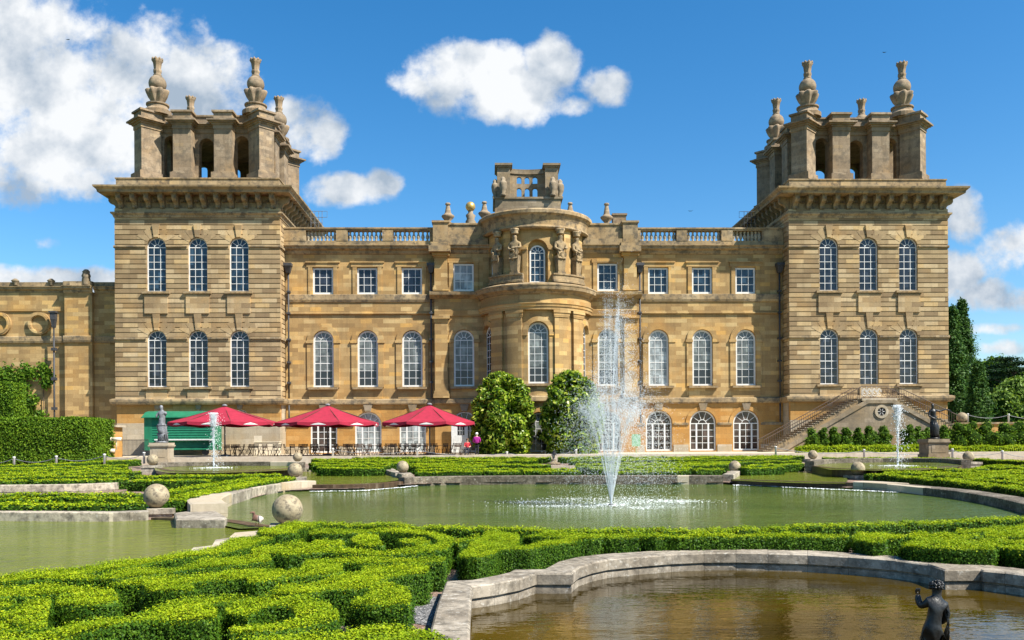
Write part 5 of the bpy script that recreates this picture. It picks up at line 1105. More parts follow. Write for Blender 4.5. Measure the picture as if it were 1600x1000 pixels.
def conifer(u, Y, topv, w, z0, label, seed):
    p = at(u, topv, Y); H = p[2] - z0; root = empty('conifer_tree', (p[0], Y, z0)); tag(root, label, 'tree', 'conifers beside the tower')
    rr = np.random.default_rng(seed); P = []; N = []
    for i in range(420):
        t = rr.random() ** .8; z = H * t; Rr = w * (1 - t) ** .8 * (.6 + .55 * rr.random()) + .1; a = rr.random() * 6.283; m = 62
        L = Rr * np.sqrt(rr.random(m)) ; s = .30 + .10 * Rr
        P.append(np.c_[math.cos(a) * L + rr.normal(0, s * .6, m), math.sin(a) * L + rr.normal(0, s * .6, m), z + .10 * L - .05 * L * L / max(Rr, .3) + rr.normal(0, s * .55, m)]); N.append(np.tile([math.cos(a), math.sin(a), .6], (m, 1)))
    hull = MB(); hull.lathe([(w * .45 * (1 - t) ** .8 + .02, H * t * .95) for t in (0, .15, .3, .5, .7, .85, 1)], n=10)
    link('crown', join_meshes('crown', hull, leaf_quads(np.concatenate(P), np.concatenate(N), .17, .7, .38), [MAT['boxcore'], MAT['conifer']]), root)
    t = MB(); t.tube([(0, 0, -1), (0, 0, H * .5), (0, 0, H * .97)], [.45, .25, .04], 8); t.build('trunk', MAT['trunk'], root)
conifer(1488, 104, 481, 2.3, -.3, 'slender dark conifer hugging the tower corner', 1); conifer(1503, 108, 472, 3.3, -.3, 'tallest dark conifer, next out from the tower corner', 2)
conifer(1528, 100, 568, 1.9, -.3, 'shorter conifer in front of the two tall ones', 5)
def tier_tree(u, Y, topv, label):
    p = at(u, topv, Y); H = p[2]; root = empty('cedar_tree', (p[0], Y, -.3)); tag(root, label, 'tree'); P = []; N = []; t = MB(); rr = np.random.default_rng(4)
    t.tube([(0, 0, 0), (.3, 0, H * .4), (-.1, 0, H * .75), (.2, 0, H)], [.7, .5, .3, .05], 8)
    for i in range(26):
        z = H * (.30 + .7 * (i + .5) / 26); a = i * 2.4; L = 7.5 * (1 - ((z / H - .45) / .62) ** 2) ** .5 * rr.uniform(.55, 1.0) if abs(z / H - .45) < .62 else 1
        e = (math.cos(a) * L, math.sin(a) * L, z + .04 * L); t.tube([(0, 0, z - L * .18), (e[0] * .5, e[1] * .5, z), e], [.16, .1, .03], 5)
        for f in (.45, .75, 1.0):
            m = 330; s = L * .24 + .4; P.append(np.c_[e[0] * f + rr.normal(0, s, m), e[1] * f + rr.normal(0, s, m), z + .1 + rr.normal(0, .16, m)]); N.append(np.tile([0, 0, 1.0], (m, 1)))
    link('crown', fast_quads(leaf_quads(np.concatenate(P), np.concatenate(N), .17, .5, .5), [MAT['cedar']], 'crown'), root); t.build('trunk', MAT['trunk'], root)
tier_tree(1583, 140, 558, 'dark flat tiered cedar standing against the clouds')
def round_tree(u, Y, topv, w, leaf, label, seed, n=16000, sz=.24):
    p = at(u, topv, Y); H = p[2] + .3
    clump_tree('broadleaf_tree', (p[0], Y, -.3), blob(H, w, 22, H * .12, seed) + [(0, 0, H * .5, w * .75, w * .75, H * .38)], leaf, n, sz, label, 'tree', (H * .6, .3), 'broadleaf trees beyond the tower')
round_tree(1588, 118, 612, 5.2, 'lime', 'pale green rounded tree beyond the low stone wall', 21)
round_tree(1556, 150, 575, 6.0, 'yew', 'dark green tree between the conifers and the cedar', 22, 9000, .28)
round_tree(1640, 150, 590, 9.0, 'yew', 'dark green tree behind the pale rounded one at the photo edge', 23, 9000, .28)
round_tree(1690, 120, 600, 7.0, 'lime', 'broad tree further along beyond the low wall', 24, 7000, .26)
# yew hedges by the wing
def boxhedge(x0, x1, y0, y1, z0, z1, leaf, label, dens, sz, arch=False):
    hull = MB(); i = .06; hull.box(x0 + i, x1 - i, y0 + i, y1 - i, z0, z1 - i); P = []; N = []
    for (A, f, nn) in (((x1 - x0) * (z1 - z0), lambda a, b: (x0 + a * (x1 - x0), np.full_like(a, y0), z0 + b * (z1 - z0)), (0, -1, .2)), ((x1 - x0) * (y1 - y0), lambda a, b: (x0 + a * (x1 - x0), y0 + b * (y1 - y0), np.full_like(a, z1)), (0, 0, 1)),
                       ((y1 - y0) * (z1 - z0), lambda a, b: (np.full_like(a, x1), y0 + a * (y1 - y0), z0 + b * (z1 - z0)), (1, 0, .2)), ((y1 - y0) * (z1 - z0), lambda a, b: (np.full_like(a, x0), y0 + a * (y1 - y0), z0 + b * (z1 - z0)), (-1, 0, .2))):
        m = int(A * dens); a, b_ = rng.random(m), rng.random(m); q = np.stack(f(a, b_), 1); q += rng.normal(0, .05, (m, 3)) + .06 * np.sin(q[:, [1, 2, 0]] * 2.3); P.append(q); N.append(np.tile(nn, (m, 1)).astype(float))
    tag(link('clipped_hedge', join_meshes('clipped_hedge', hull, leaf_quads(np.concatenate(P), np.concatenate(N), sz, .6), [MAT['boxcore'], MAT[leaf]])), label, 'hedge')
xe = at(139, 690, 62)[0]
boxhedge(-60, xe, 62, 66, -.3, at(80, 654, 62)[2], 'yew', 'tall dark clipped yew hedge in front of the palace wing', 330, .075)
xe = at(20, 640, 68)[0]; boxhedge(-60, xe, 68, 70, 0, at(10, 598, 68)[2], 'yew', 'taller clipped hedge top behind the yew hedge at the photo edge', 260, .075)
a0, b0 = at(1246, 700, 68)[0], at(1449, 700, 68)[0]; boxhedge(a0, b0, 67.6, 68.6, -.2, at(1350, 697.5, 68)[2], 'box', 'long low clipped hedge in front of the staircase wall shrubs', 380, .06)
a0, b0 = at(1487, 700, 68)[0], at(1680, 700, 68)[0]; boxhedge(a0, b0, 67.6, 68.6, -.2, at(1550, 698, 68)[2], 'box', 'low clipped hedge between the bronze woman and the photo edge', 380, .06)
# hedge along the path by the wing
hedge([([(-60, 717), (60, 713), (140, 709), (196, 706)], .8)], 'low clipped hedge running along the foot of the tall yew hedge', 300, .06, None, .45, 'clipped box hedges of the parterre', .04, step=.3)
# shrubs below the stairs
i = 0
for u, w, h in ((1268, .62, 1.75), (1287, .42, 1.9), (1303, .5, 1.9), (1320, .62, 1.8), (1340, .5, 1.9), (1358, .62, 1.95), (1380, .6, 1.9), (1420, .6, 2.1), (1436, .5, 2.0), (1451, .4, 1.9), (1475, .5, 2.0), (1496, .75, 2.1), (1518, .9, 2.2), (1543, .9, 2.1), (1568, .95, 2.0), (1595, .95, 2.1), (1622, .95, 2.1)):
    p = at(u, 700, 71.5); i += 1
    wall_ = u > 1490
    w *= 1.3; clump_tree('laurel_shrub' if wall_ else 'garden_shrub', (p[0], 71.5, 0), [(0, 0, h * .45, w * .8, w * .8, h * .45)] + blob(h, w, 9, .1, i), 'yew' if wall_ else 'ivy', 1500, .085, 'dark bushy shrub standing along the low stone wall' if wall_ else 'fresh green upright shrub in the row below the staircase wall', 'shrub', (h * .7, .03), 'dark shrubs along the low wall' if wall_ else 'green shrubs below the staircase')
# climbers on the wing
def climber(spots, label):
    P = []; t = MB(); x0 = None
    for u, v, r in spots:
        p = at(u, v, 78.25); m = int(260 * r * r + 120); P.append(np.array(p) + np.c_[rng.normal(0, r * .5, m), -np.abs(rng.normal(0, .12, m)), rng.normal(0, r * .5, m)])
    a = at(spots[0][0], 655, 78.3); pts = [(a[0], 78.35, 0)] + [at(u, v, 78.3) for u, v, r in spots]; t.tube(pts, .035, 5)
    P = np.concatenate(P); root = tag(empty('wall_climber', (a[0], 78.2, 0)), label, 'climbing plant'); P -= np.array([a[0], 78.2, 0])
    link('leaves', fast_quads(leaf_quads(P, np.tile([0, -1.0, .4], (len(P), 1)), .15, .7, .6), [MAT['ivy']], 'leaves'), root)
    o = t.build('stem', MAT['trunk'], root); o.location = (-a[0], -78.2, 0)
climber([(20, 640, .9), (28, 615, .9), (30, 590, .8), (12, 585, .8), (42, 580, .6), (52, 584, .5), (38, 612, .6), (34, 630, .7), (22, 650, 1.0), (5, 590, .8)], 'leafy climber on the wing wall beside the tall hedge')
climber([(62, 648, .45), (44, 647, .6), (50, 630, .5), (55, 625, .35)], 'small climber patch low on the wing wall')
climber([(68, 575, .45), (72, 582, .5), (76, 592, .5), (72, 600, .4)], 'climber patch hanging beside the tall downpipe')

# ------------------------------------------------------------ fountains
k = NM('spray_water'); k.col((.90, .93, .95)); k.set(Roughness=.25, Specular_IOR_Level=.6)
tr = k.n('ShaderNodeBsdfTranslucent', {'Color': (.9, .94, .97, 1)}); ms = k.n('ShaderNodeMixShader', {0: .45}); tp = k.n('ShaderNodeBsdfTransparent'); ms2 = k.n('ShaderNodeMixShader', {0: .16})
k.t.links.new(k.b.outputs[0], ms.inputs[1]); k.t.links.new(tr.outputs[0], ms.inputs[2]); k.t.links.new(ms.outputs[0], ms2.inputs[1]); k.t.links.new(tp.outputs[0], ms2.inputs[2]); k.t.links.new(ms2.outputs[0], k.t.nodes['Material Output'].inputs[0]); MAT['spray'] = k.m
def drops(P, S, D=None, st=1.0):
    """octahedral drops stretched along D"""
    n = len(P); Z = np.tile([0, 0, 1.0], (n, 1)) if D is None else D / (np.linalg.norm(D, axis=1)[:, None] + 1e-9)
    A = np.cross(Z, on_sphere(n)); A /= np.linalg.norm(A, axis=1)[:, None] + 1e-9; B = np.cross(Z, A); S = S[:, None]
    v = np.stack([P + Z * S * st, P + A * S, P + B * S, P - A * S, P - B * S, P - Z * S * st], 1)
    T = np.array([(0, 1, 2), (0, 2, 3), (0, 3, 4), (0, 4, 1), (5, 2, 1), (5, 3, 2), (5, 4, 3), (5, 1, 4)])
    F_ = (np.arange(n)[:, None, None] * 6 + T[None]).reshape(-1); return v.reshape(-1, 3), F_
def tri_mesh(name, v, f, m):
    me = bpy.data.meshes.new(name); me.vertices.add(len(v)); me.vertices.foreach_set('co', v.reshape(-1).astype(np.float32)); me.loops.add(len(f)); me.loops.foreach_set('vertex_index', f.astype(np.int32))
    n = len(f) // 3; me.polygons.add(n); me.polygons.foreach_set('loop_start', np.arange(0, n * 3, 3, dtype=np.int32)); me.polygons.foreach_set('loop_total', np.full(n, 3, np.int32)); me.materials.append(m); me.polygons.foreach_set('use_smooth', np.ones(n, bool)); me.update(calc_edges=True); return me
G9 = 9.81
base = gpz(955, 790, H_C); z0 = EZ - H_C
fj = tag(empty('fountain', (base[0], base[1], z0)), 'tall central fountain throwing a white plume up from the green pool', 'fountain')
P, S, D = [], [], []
def jet(n, ang, tilt, vz, spread, smin, smax, t0=0.0, t1=1.0, wind=.16):
    T = 2 * vz / G9; t = (t0 + (t1 - t0) * rng.random(n)) * T; V0 = vz * (1 + rng.normal(0, spread, n)); h = math.tan(tilt) * vz
    a = ang + rng.normal(0, spread * 1.6, n); vx, vy = h * np.cos(a) * (1 + rng.normal(0, spread * 2, n)), h * np.sin(a) * (1 + rng.normal(0, spread * 2, n))
    P.append(np.c_[vx * t + wind * .5 * t * t * 2, vy * t, np.maximum(V0 * t - .5 * G9 * t * t, .0)]); S.append(rng.uniform(smin, smax, n) ); D.append(np.c_[vx + wind * t, vy, V0 - G9 * t])
for k_ in range(14): jet(620, k_ * math.pi / 7 + .2, R(9.0 + 1.3 * math.sin(k_ * 2.1)), 7.7, .022, .0035, .0085, 0, .50, .02)
for k_ in range(14): jet(900, k_ * math.pi / 7 + .2, R(9.0 + 1.3 * math.sin(k_ * 2.1)), 7.5, .085, .003, .0075, .40, .96, .10)
for k_ in range(10): jet(360, k_ * math.pi / 5, R(6.2), 7.9, .03, .0035, .008, 0, .60, .05); jet(420, k_ * math.pi / 5, R(6.2), 7.8, .10, .003, .007, .4, .98, .12)
for k_ in range(9): jet(600, k_ * math.pi / 4.5, R(4.2), 8.6, .04, .0035, .008, 0, .60, .05)
for k_ in range(9): jet(600, k_ * math.pi / 4.5, R(4.2), 8.4, .09, .003, .007, .4, .98, .12)
jet(2300, 0, R(.8), 10.6, .035, .0035, .008, 0, .52, .10)
for k_ in range(6): jet(1300, k_ * 1.05, R(1.5), 10.5, .055, .003, .006, .22, .80, .12); jet(600, k_ * 1.05 + .5, R(2.6), 9.8, .07, .003, .0065, .4, 1.0, .16)
P, S, D = np.concatenate(P), np.concatenate(S), np.concatenate(D); S *= 1.05
v, f = drops(P, S, D, 2.2); link('spray', tri_mesh('spray', v, f, MAT['spray']), fj)
# threads of water rising from the nozzle
st = MB()
for k_ in range(14):
    a = k_ * math.pi / 7 + .2; vz = 7.7; h = math.tan(R(9.0 + 1.3 * math.sin(k_ * 2.1))) * vz
    pts = [(h * math.cos(a) * t, h * math.sin(a) * t, vz * t - 4.9 * t * t) for t in np.linspace(0, .30, 9)]; st.tube(pts, [.008] * 3 + [.006] * 3 + [.004, .003, .002], 5)
st.tube([(0, 0, 0), (.01, 0, .7), (.02, 0, 1.4)], [.03, .02, .006], 6); st.build('water_threads', MAT['spray'], fj)
nz = MB(); nz.lathe([(.12, -.5), (.12, -.02), (.07, .05), (.05, .06)], n=10); nz.build('nozzle', MAT['lead'], fj)
# churned water where the drops fall back
fo = []
for (du, dv, rx, ry, n) in ((0, 0, .5, .6, 420), (1.4, 1.6, 1.3, 1.0, 520), (2.4, 1.4, .9, .7, 420), (-1.7, -.4, 1.2, .5, 260), (-2.3, 1.6, 1.0, .7, 260), (.9, -1.2, 1.0, .5, 200), (1.1, 3.2, 1.4, 1.0, 260), (-1.0, 3.1, 1.1, .8, 150), (0, 1.5, 2.6, 1.8, 420)):
    n *= 2; fo.append(np.c_[du + rng.normal(0, rx * .6, n), dv + rng.normal(0, ry * .6, n), np.full(n, .012) + rng.random(n) * .02])
fo = np.concatenate(fo); link('foam', fast_quads(leaf_quads(fo, np.tile([0, 0, 1.0], (len(fo), 1)), .017, .25, .8), [FOAM], 'foam'), fj)
def small_jet(u, v0, v1, h, label):
    b = gpz(u, v0, h); H = at(u, v1, b[1])[2] - (EZ - h); root = tag(empty('fountain_jet', (b[0], b[1], EZ - h)), label, 'fountain', 'small single jets'); n = 900
    z = rng.random(n) * H; w = .02 + .13 * np.clip((z / H - .35), 0, 1) ** 1.0
    p = np.c_[rng.normal(0, 1, n) * w, rng.normal(0, 1, n) * w, z]
    n2 = 800; z2 = H * (1 - .25 * rng.random(n2) ** 1.2); p2 = np.c_[rng.normal(0, .10, n2), rng.normal(0, .10, n2), z2]
    n3 = 350; z3 = H * rng.random(n3); p3 = np.c_[rng.normal(.12, .22, n3), rng.normal(0, .22, n3), z3]
    q = np.concatenate([p, p2, p3]); s = rng.uniform(.009, .026, len(q)); v, f = drops(q, s, None, 1.5); link('spray', tri_mesh('spray', v, f, MAT['spray']), root)
    t = MB(); t.tube([(0, 0, -.1), (0, 0, H * .5), (.01, 0, H * .8), (0, 0, H * .97)], [.035, .04, .05, .06], 7); t.build('water_column', MAT['spray'], root)
    n = 900; fo = np.c_[rng.normal(0, .42, n), rng.normal(0, .6, n), np.full(n, .015)]; link('foam', fast_quads(leaf_quads(fo, np.tile([0, 0, 1.0], (n, 1)), .03, .2, .8), [FOAM], 'foam'), root)
small_jet(334, 731, 645, H_J, 'single bubbling water jet in front of the nearest parasol'); small_jet(1403, 728, 633, H_J, 'single bubbling water jet in front of the staircase wall')

# ------------------------------------------------------------ statues
def pedestal(x0, x1, v0, Y, zb, label, mat_='grey'):
    a, b_ = at(x0, v0, Y), at(x1, v0, Y); w = (b_[0] - a[0]) / 2; zt = a[2]; cx = (a[0] + b_[0]) / 2; m = MB()
    m.box(-w, w, -w, w, zt - .22, zt - .14); m.box(-w * .93, w * .93, -w * .93, w * .93, zt - .14, zt); m.box(-w * .96, w * .96, -w * .96, w * .96, zt - .28, zt - .22); m.box(-w * .86, w * .86, -w * .86, w * .86, zb + .2, zt - .28); m.box(-w * .95, w * .95, -w * .95, w * .95, zb - .4, zb + .2)
    m.box(-w * .62, w * .62, -w * .885, -w * .5, zb + .32, zt - .4)
    tag(m.build('pedestal', MAT[mat_], None, (cx, Y + w, 0)), label, 'pedestal'); return cx, Y + w, zt
cx, cy, zt = pedestal(231, 263, 692, 57, -.2, 'square stone pedestal carrying the grey armless statue', 'pale')
sc_ = (692 - 630) / F * 57 / 2.0
def scaleV(V, s): return [(a * s, b * s, c * s, *[q * s for q in r]) for a, b, c, *r in V]
# draped woman with broken arms: body, robe swelling to the feet
V = [(0, 0, 1.02, .155, .13), (.02, -.02, 1.2, .125, .10), (.03, 0, 1.38, .15, .115), (.02, .01, 1.54, .145, .09), (.0, -.01, 1.63, .055), (-.01, -.03, 1.74, .088, .10), (-.02, -.01, 1.86, .085, .10), (-.02, .07, 1.84, .05),
     (-.16, 0, 1.5, .062), (-.24, -.03, 1.36, .055), (-.25, -.05, 1.26, .045), (.2, 0, 1.5, .06), (.24, -.02, 1.40, .05),
     (.01, 0, .86, .19, .17), (.04, -.05, .6, .185, .17), (.05, -.02, .35, .185, .17), (.06, 0, .08, .215, .19), (-.05, -.12, .45, .10), (.12, -.12, .3, .09)]
E = [(0, 1), (1, 2), (2, 3), (3, 4), (4, 5), (5, 6), (6, 7), (3, 8), (8, 9), (9, 10), (3, 11), (11, 12), (0, 13), (13, 14), (14, 15), (15, 16), (14, 17), (15, 18)]
s1 = tag(empty('statue', (cx, cy, zt)), 'pale grey draped armless woman statue before the green hut', 'statue', 'statues')
V = [(a, b, c, *[q * (1.0 if i_ in (4, 5, 6, 7) else 1.22) for q in r]) for i_, (a, b, c, *r) in enumerate(V)]
figure('figure', scaleV(V, sc_), E, MAT['leadgrey'], s1)
m = smoothmb(); m.lathe([(.30 * sc_, 0), (.30 * sc_, .08 * sc_)], n=16)
for q in range(14):
    a = q * .449; m.tube([(.19 * math.cos(a) * sc_, .17 * math.sin(a) * sc_, .95 * sc_), ((.05 + .20 * math.cos(a + .15)) * sc_, .185 * math.sin(a + .15) * sc_, .55 * sc_), ((.06 + .24 * math.cos(a + .3)) * sc_, .22 * math.sin(a + .3) * sc_, .06 * sc_)], [.015 * sc_, .026 * sc_, .03 * sc_], 6)
m.build('robe_folds', MAT['leadgrey'], s1)
cx, cy, zt = pedestal(1450, 1486, 686, 57, -.2, 'grey stone pedestal carrying the dark bronze woman')
sc_ = (686 - 628) / F * 57 / 1.9
V = [(0, 0, 1.0, .16, .13), (-.02, -.02, 1.2, .12, .10), (-.04, 0, 1.36, .15, .11), (-.05, .01, 1.5, .135, .09), (-.05, -.01, 1.6, .05), (-.05, -.03, 1.71, .083, .095), (-.06, -.01, 1.82, .08, .09), (-.06, .07, 1.8, .05),
     (.1, 0, 1.5, .06), (.34, -.04, 1.47, .05), (.58, -.06, 1.54, .042), (.66, -.06, 1.58, .035), (-.2, 0, 1.45, .06), (-.27, -.05, 1.22, .05), (-.12, -.17, 1.1, .042), (.02, -.19, 1.06, .035),
     (0, 0, .82, .185, .16), (.02, -.04, .55, .165, .15), (.06, -.02, .3, .165, .15), (.08, 0, .06, .20, .18), (.18, .02, .5, .07), (.24, .02, .2, .07)]
E = [(0, 1), (1, 2), (2, 3), (3, 4), (4, 5), (5, 6), (6, 7), (3, 8), (8, 9), (9, 10), (10, 11), (3, 12), (12, 13), (13, 14), (14, 15), (0, 16), (16, 17), (17, 18), (18, 19), (17, 20), (20, 21)]
s2 = tag(empty('statue', (cx, cy, zt)), 'dark bronze robed woman statue stretching one arm sideways', 'statue', 'statues')
V = [(a, b, c, *[q * (1.0 if i_ in (4, 5, 6, 7) else 1.15) for q in r]) for i_, (a, b, c, *r) in enumerate(V)]
figure('figure', scaleV(V, sc_), E, MAT['bronze'], s2)
m = smoothmb(); m.lathe([(.29 * sc_, 0), (.29 * sc_, .07 * sc_)], n=14)
for q in range(12):
    a = q * .52; m.tube([(.17 * math.cos(a) * sc_, .15 * math.sin(a) * sc_, .9 * sc_), ((.02 + .18 * math.cos(a + .15)) * sc_, .165 * math.sin(a + .15) * sc_, .5 * sc_), ((.08 + .22 * math.cos(a + .3)) * sc_, .2 * math.sin(a + .3) * sc_, .05 * sc_)], [.015 * sc_, .024 * sc_, .028 * sc_], 6)
m.tube([(.64 * sc_, -.06 * sc_, 1.58 * sc_), (.8 * sc_, -.06 * sc_, 1.5 * sc_), (.92 * sc_, -.05 * sc_, 1.42 * sc_)], [.02 * sc_, .035 * sc_, .03 * sc_], 6)
m.build('robe_folds', MAT['bronze'], s2)
# cherub with his back to us, one arm raised, on a rock in the near pool
p = at(1460, 1000, 8.9); X, Y = p[0], 8.9; Z = lambda v: at(1460, v, 8.9)[2]
s3 = tag(empty('statue', (X, Y, Z(1062))), 'dark bronze curly haired cherub seen from behind in the brown pool', 'statue', 'statues'); z_ = lambda v: Z(v) - Z(1062); q = 8.9 / F
def U(u): return (u - 1460) * q
V = [(U(1456), 0, z_(990), .078, .07), (U(1458), -.005, z_(972), .072, .06), (U(1461), -.01, z_(955), .078, .06), (U(1463), -.005, z_(941), .074, .05), (U(1464), .0, z_(932), .032), (U(1465), .01, z_(921), .052, .055), (U(1465), .01, z_(914), .05, .052),
     (U(1450), 0, z_(940), .04), (U(1442), .04, z_(949), .034), (U(1440), .08, z_(938), .028), (U(1441), .09, z_(930), .022), (U(1476), 0, z_(945), .038), (U(1480), .0, z_(962), .033), (U(1477), .05, z_(973), .026), (U(1474), .08, z_(976), .022),
     (U(1448), .02, z_(1010), .056), (U(1447), .03, z_(1032), .042), (U(1449), .02, z_(1050), .032), (U(1466), .02, z_(1010), .058), (U(1468), .05, z_(1032), .042), (U(1467), .04, z_(1050), .032), (U(1447), -.03, z_(994), .055), (U(1466), -.03, z_(995), .055)]
E = [(0, 1), (1, 2), (2, 3), (3, 4), (4, 5), (5, 6), (3, 7), (7, 8), (8, 9), (9, 10), (3, 11), (11, 12), (12, 13), (13, 14), (0, 15), (15, 16), (16, 17), (0, 18), (18, 19), (19, 20), (0, 21), (0, 22)]
V = [(a, b, c, *[q_ * (1.24 if i_ not in (4, 5, 6) else 1.1) for q_ in r_]) for i_, (a, b, c, *r_) in enumerate(V)]
figure('figure', V, E, MAT['bronze'], s3, sub=3)
m = smoothmb()
for i in range(90):
    d = on_sphere(1)[0]
    if d[2] < -.35: continue
    r = .062; m.ball((U(1465) + d[0] * r * 1.02, .01 + d[1] * r, z_(917) + d[2] * r * .98), random.uniform(.012, .021), 8, 6)
m.build('curls', MAT['bronze'], s3)
m = smoothmb()
for fx in range(5): m.tube([(U(1441) - .02 + fx * .009, .09, z_(930)), (U(1441) - .024 + fx * .011, .094, z_(924) - .004 * abs(fx - 2)), (U(1441) - .02 + fx * .01, .082, z_(921))], [.007, .0065, .005], 6)
for fx in range(5): m.tube([(U(1474) - .012 + fx * .007, .088, z_(976)), (U(1474) - .02 + fx * .007, .11, z_(981)), (U(1472) - .02 + fx * .006, .10, z_(986))], [.007, .006, .005], 6)
for fx in range(4): m.tube([(U(1474), .0 + fx * .01, z_(940)), (U(1477) + .01, -.04, z_(955 + fx * 4)), (U(1480), -.03, z_(975 + fx * 6)), (U(1470) + .02 * fx, -.02, z_(1000 + fx * 3))], [.012, .016, .014, .01], 6)
m.build('drapery', MAT['bronze'], s3)
m = MB(); rr = random.Random(3)
for i in range(26):
    a = rr.uniform(0, 6.28); r = rr.uniform(.02, .16); zz = rr.uniform(z_(1100), z_(1004) if r < .1 else z_(1030)); s = rr.uniform(.05, .10)
    m.lathe([(s * .5, -s), (s, -s * .4), (s * 1.05, s * .3), (s * .6, s * .9)], (r * math.cos(a) + U(1460), r * math.sin(a) + .08, zz), 7, 1, 1)
m.build('rock', MAT['bronze'], s3)
# little garden figure and white marker in the far parterre
p = at(865, 726, 55); m = smoothmb(); m.lathe([(.42, 0), (.42, .12), (.2, .16), (.16, .3), (.2, .34)], n=12); fgo = tag(empty('statue', (p[0], 55, p[2])), 'tiny dark garden figure on a stone kerb behind the main pool', 'statue', 'statues'); m.build('base', MAT['grey'], fgo)
figure('figure', [(0, 0, .34, .08), (0, 0, .55, .09), (.02, 0, .72, .09), (.02, 0, .84, .04), (.02, -.01, .93, .075), (.14, 0, .7, .035), (.16, -.1, .58, .03), (-.1, 0, .7, .035), (-.13, -.08, .56, .03)], [(0, 1), (1, 2), (2, 3), (3, 4), (2, 5), (5, 6), (2, 7), (7, 8)], MAT['bronze'], fgo)
a0, b0 = at(780, 728, 54.5), at(940, 727, 54.5); m = MB(); m.box(a0[0], b0[0], 54.2, 54.6, a0[2] - .5, a0[2]); tag(m.build('kerb', MAT['pale']), 'straight pale kerb under the tiny garden figure', 'kerb')
p = at(883, 743, 45.6); m = MB(); m.box(-.16, .16, -.14, .14, -.1, .22); m.box(-.2, .2, -.17, .17, .22, .3); tag(m.build('stone_marker', MAT['white'], None, p), 'small white block on the straight coping behind the big fountain', 'marker')

# duck on the weir
p = gp(401, 821, EZ - H_C + .03); dk = tag(empty('duck', (p[0], p[1], EZ - H_C + .03)), 'brown duck standing on the weir beside the largest stone ball', 'duck')
DK = NM('duck_plumage'); co = DK.coord(); sz = DK.n('ShaderNodeSeparateXYZ', {0: co}); DK.col(DK.ramp(DK.math('MULTIPLY_ADD', sz.outputs[0], 1.6) if False else DK.math('ADD', DK.math('MULTIPLY', sz.outputs[0], 2.0), .5), [(.0, (.10, .05, .035)), (.55, (.16, .08, .055)), (.72, (.55, .48, .42)), (1, (.6, .55, .5))])); DKM = DK.set(Roughness=.8)
figure('body', [(0, 0, .14, .085), (.08, 0, .15, .08), (.17, .01, .17, .04), (-.05, -.01, .18, .06), (-.06, -.02, .26, .035), (-.06, -.03, .32, .045), (-.10, -.07, .315, .022), (-.135, -.1, .31, .016)], [(0, 1), (1, 2), (0, 3), (3, 4), (4, 5), (5, 6), (6, 7)], DKM, dk)
m = smoothmb(); m.tube([(-.01, -.03, .09), (-.01, -.03, .0)], .009, 6); m.tube([(.04, .04, .09), (.04, .04, .0)], .009, 6); m.build('legs', MAT['gold'], dk)

# ------------------------------------------------------------ cafe terrace
def parasol(uc, vt, ve, half, Y, label, pu):
    c = at(uc, vt, Y); e = at(uc, ve, Y)[2]; r = half * Y / F; root = tag(empty('parasol', (c[0], Y, 0)), label, 'parasol', 'red parasols over the cafe tables'); zt = c[2]
    m = MB(); n = 8; rings = [(0.06, zt), (r * .33, zt - (zt - e) * .36), (r * .66, zt - (zt - e) * .70), (r, e + .0)]
    o = []
    for q, z in rings:
        for i in range(n * 4):
            a = 2 * math.pi * (i / (n * 4)) + math.pi / 8; sag = 1 - .045 * (q / r) * (1 - abs(math.cos(a * 4 - math.pi / 2))) * 1.0
            k_ = math.cos(math.pi / 8) / math.cos(((a - math.pi / 8) % (math.pi / 4)) - math.pi / 8)
            o.append((q * k_ * math.cos(a), q * k_ * math.sin(a), z - (.05 * q / r * math.sin(((a - math.pi / 8) % (math.pi / 4)) * 4))))
    N_ = n * 4; fs = [(k_ * N_ + i, (k_ + 1) * N_ + i, (k_ + 1) * N_ + (i + 1) % N_, k_ * N_ + (i + 1) % N_) for k_ in range(3) for i in range(N_)]
    m.add(o, fs); cn = m.build('canopy', MAT['red'], root)
    v = MB(); base_ = o[-N_:]
    vs = [];
    for i in range(N_):
        x, y, z = base_[i]; vs += [(x * 1.001, y * 1.001, z), (x * 1.002, y * 1.002, z - .20 - .09 * abs(math.sin(i * math.pi / 4)))]
    v.add(vs, [(2 * i, 2 * i + 1, (2 * i + 3) % (2 * N_), (2 * i + 2) % (2 * N_)) for i in range(N_)]); v.cur = 1
    for i in range(2, N_, 4):   # white badge shapes on each hanging flap
        (x0, y0, z0), (x1, y1, z1) = base_[i - 1], base_[(i + 1) % N_]; q = 1.008
        def mp(t, z): return ((x0 + (x1 - x0) * t) * q, (y0 + (y1 - y0) * t) * q, z)
        v.add([mp(.1, z0 - .19), mp(.3, z0 - .10), mp(.5, z0 - .04), mp(.7, z0 - .10), mp(.9, z0 - .19)], [(0, 1, 2, 3, 4)])
    v.build('valance', [MAT['red'], MAT['white']], cn)
    m = smoothmb(); m.tube([(0, 0, 0), (0, 0, zt + .06)], .055, 10); m.lathe([(.45, 0), (.45, .1), (.1, .16)], n=16); m.lathe([(.05, zt), (.22, zt + .02), (.18, zt + .12), (.05, zt + .18)], n=12); m.build('pole', MAT['leadgrey'], root)
    m = MB()
    for i in range(8):
        a = math.pi / 8 + i * math.pi / 4; m.tube([(.05 * math.cos(a), .05 * math.sin(a), zt - .05), (r * .97 * math.cos(a), r * .97 * math.sin(a), e + .02)], .022, 5); m.tube([(.06 * math.cos(a), .06 * math.sin(a), zt - 1.1), (r * .45 * math.cos(a), r * .45 * math.sin(a), zt - (zt - e) * .48)], .018, 5)
    m.build('ribs', MAT['wood'], root)
parasol(351, 635, 660, 83, 67.5, 'crimson parasol in front of the green hut', 352); parasol(512, 634, 660.5, 81, 68.5, 'crimson parasol between the two others on the cafe terrace', 511); parasol(671, 633, 660, 76, 69, 'crimson parasol nearest the magnolia trees', 675)
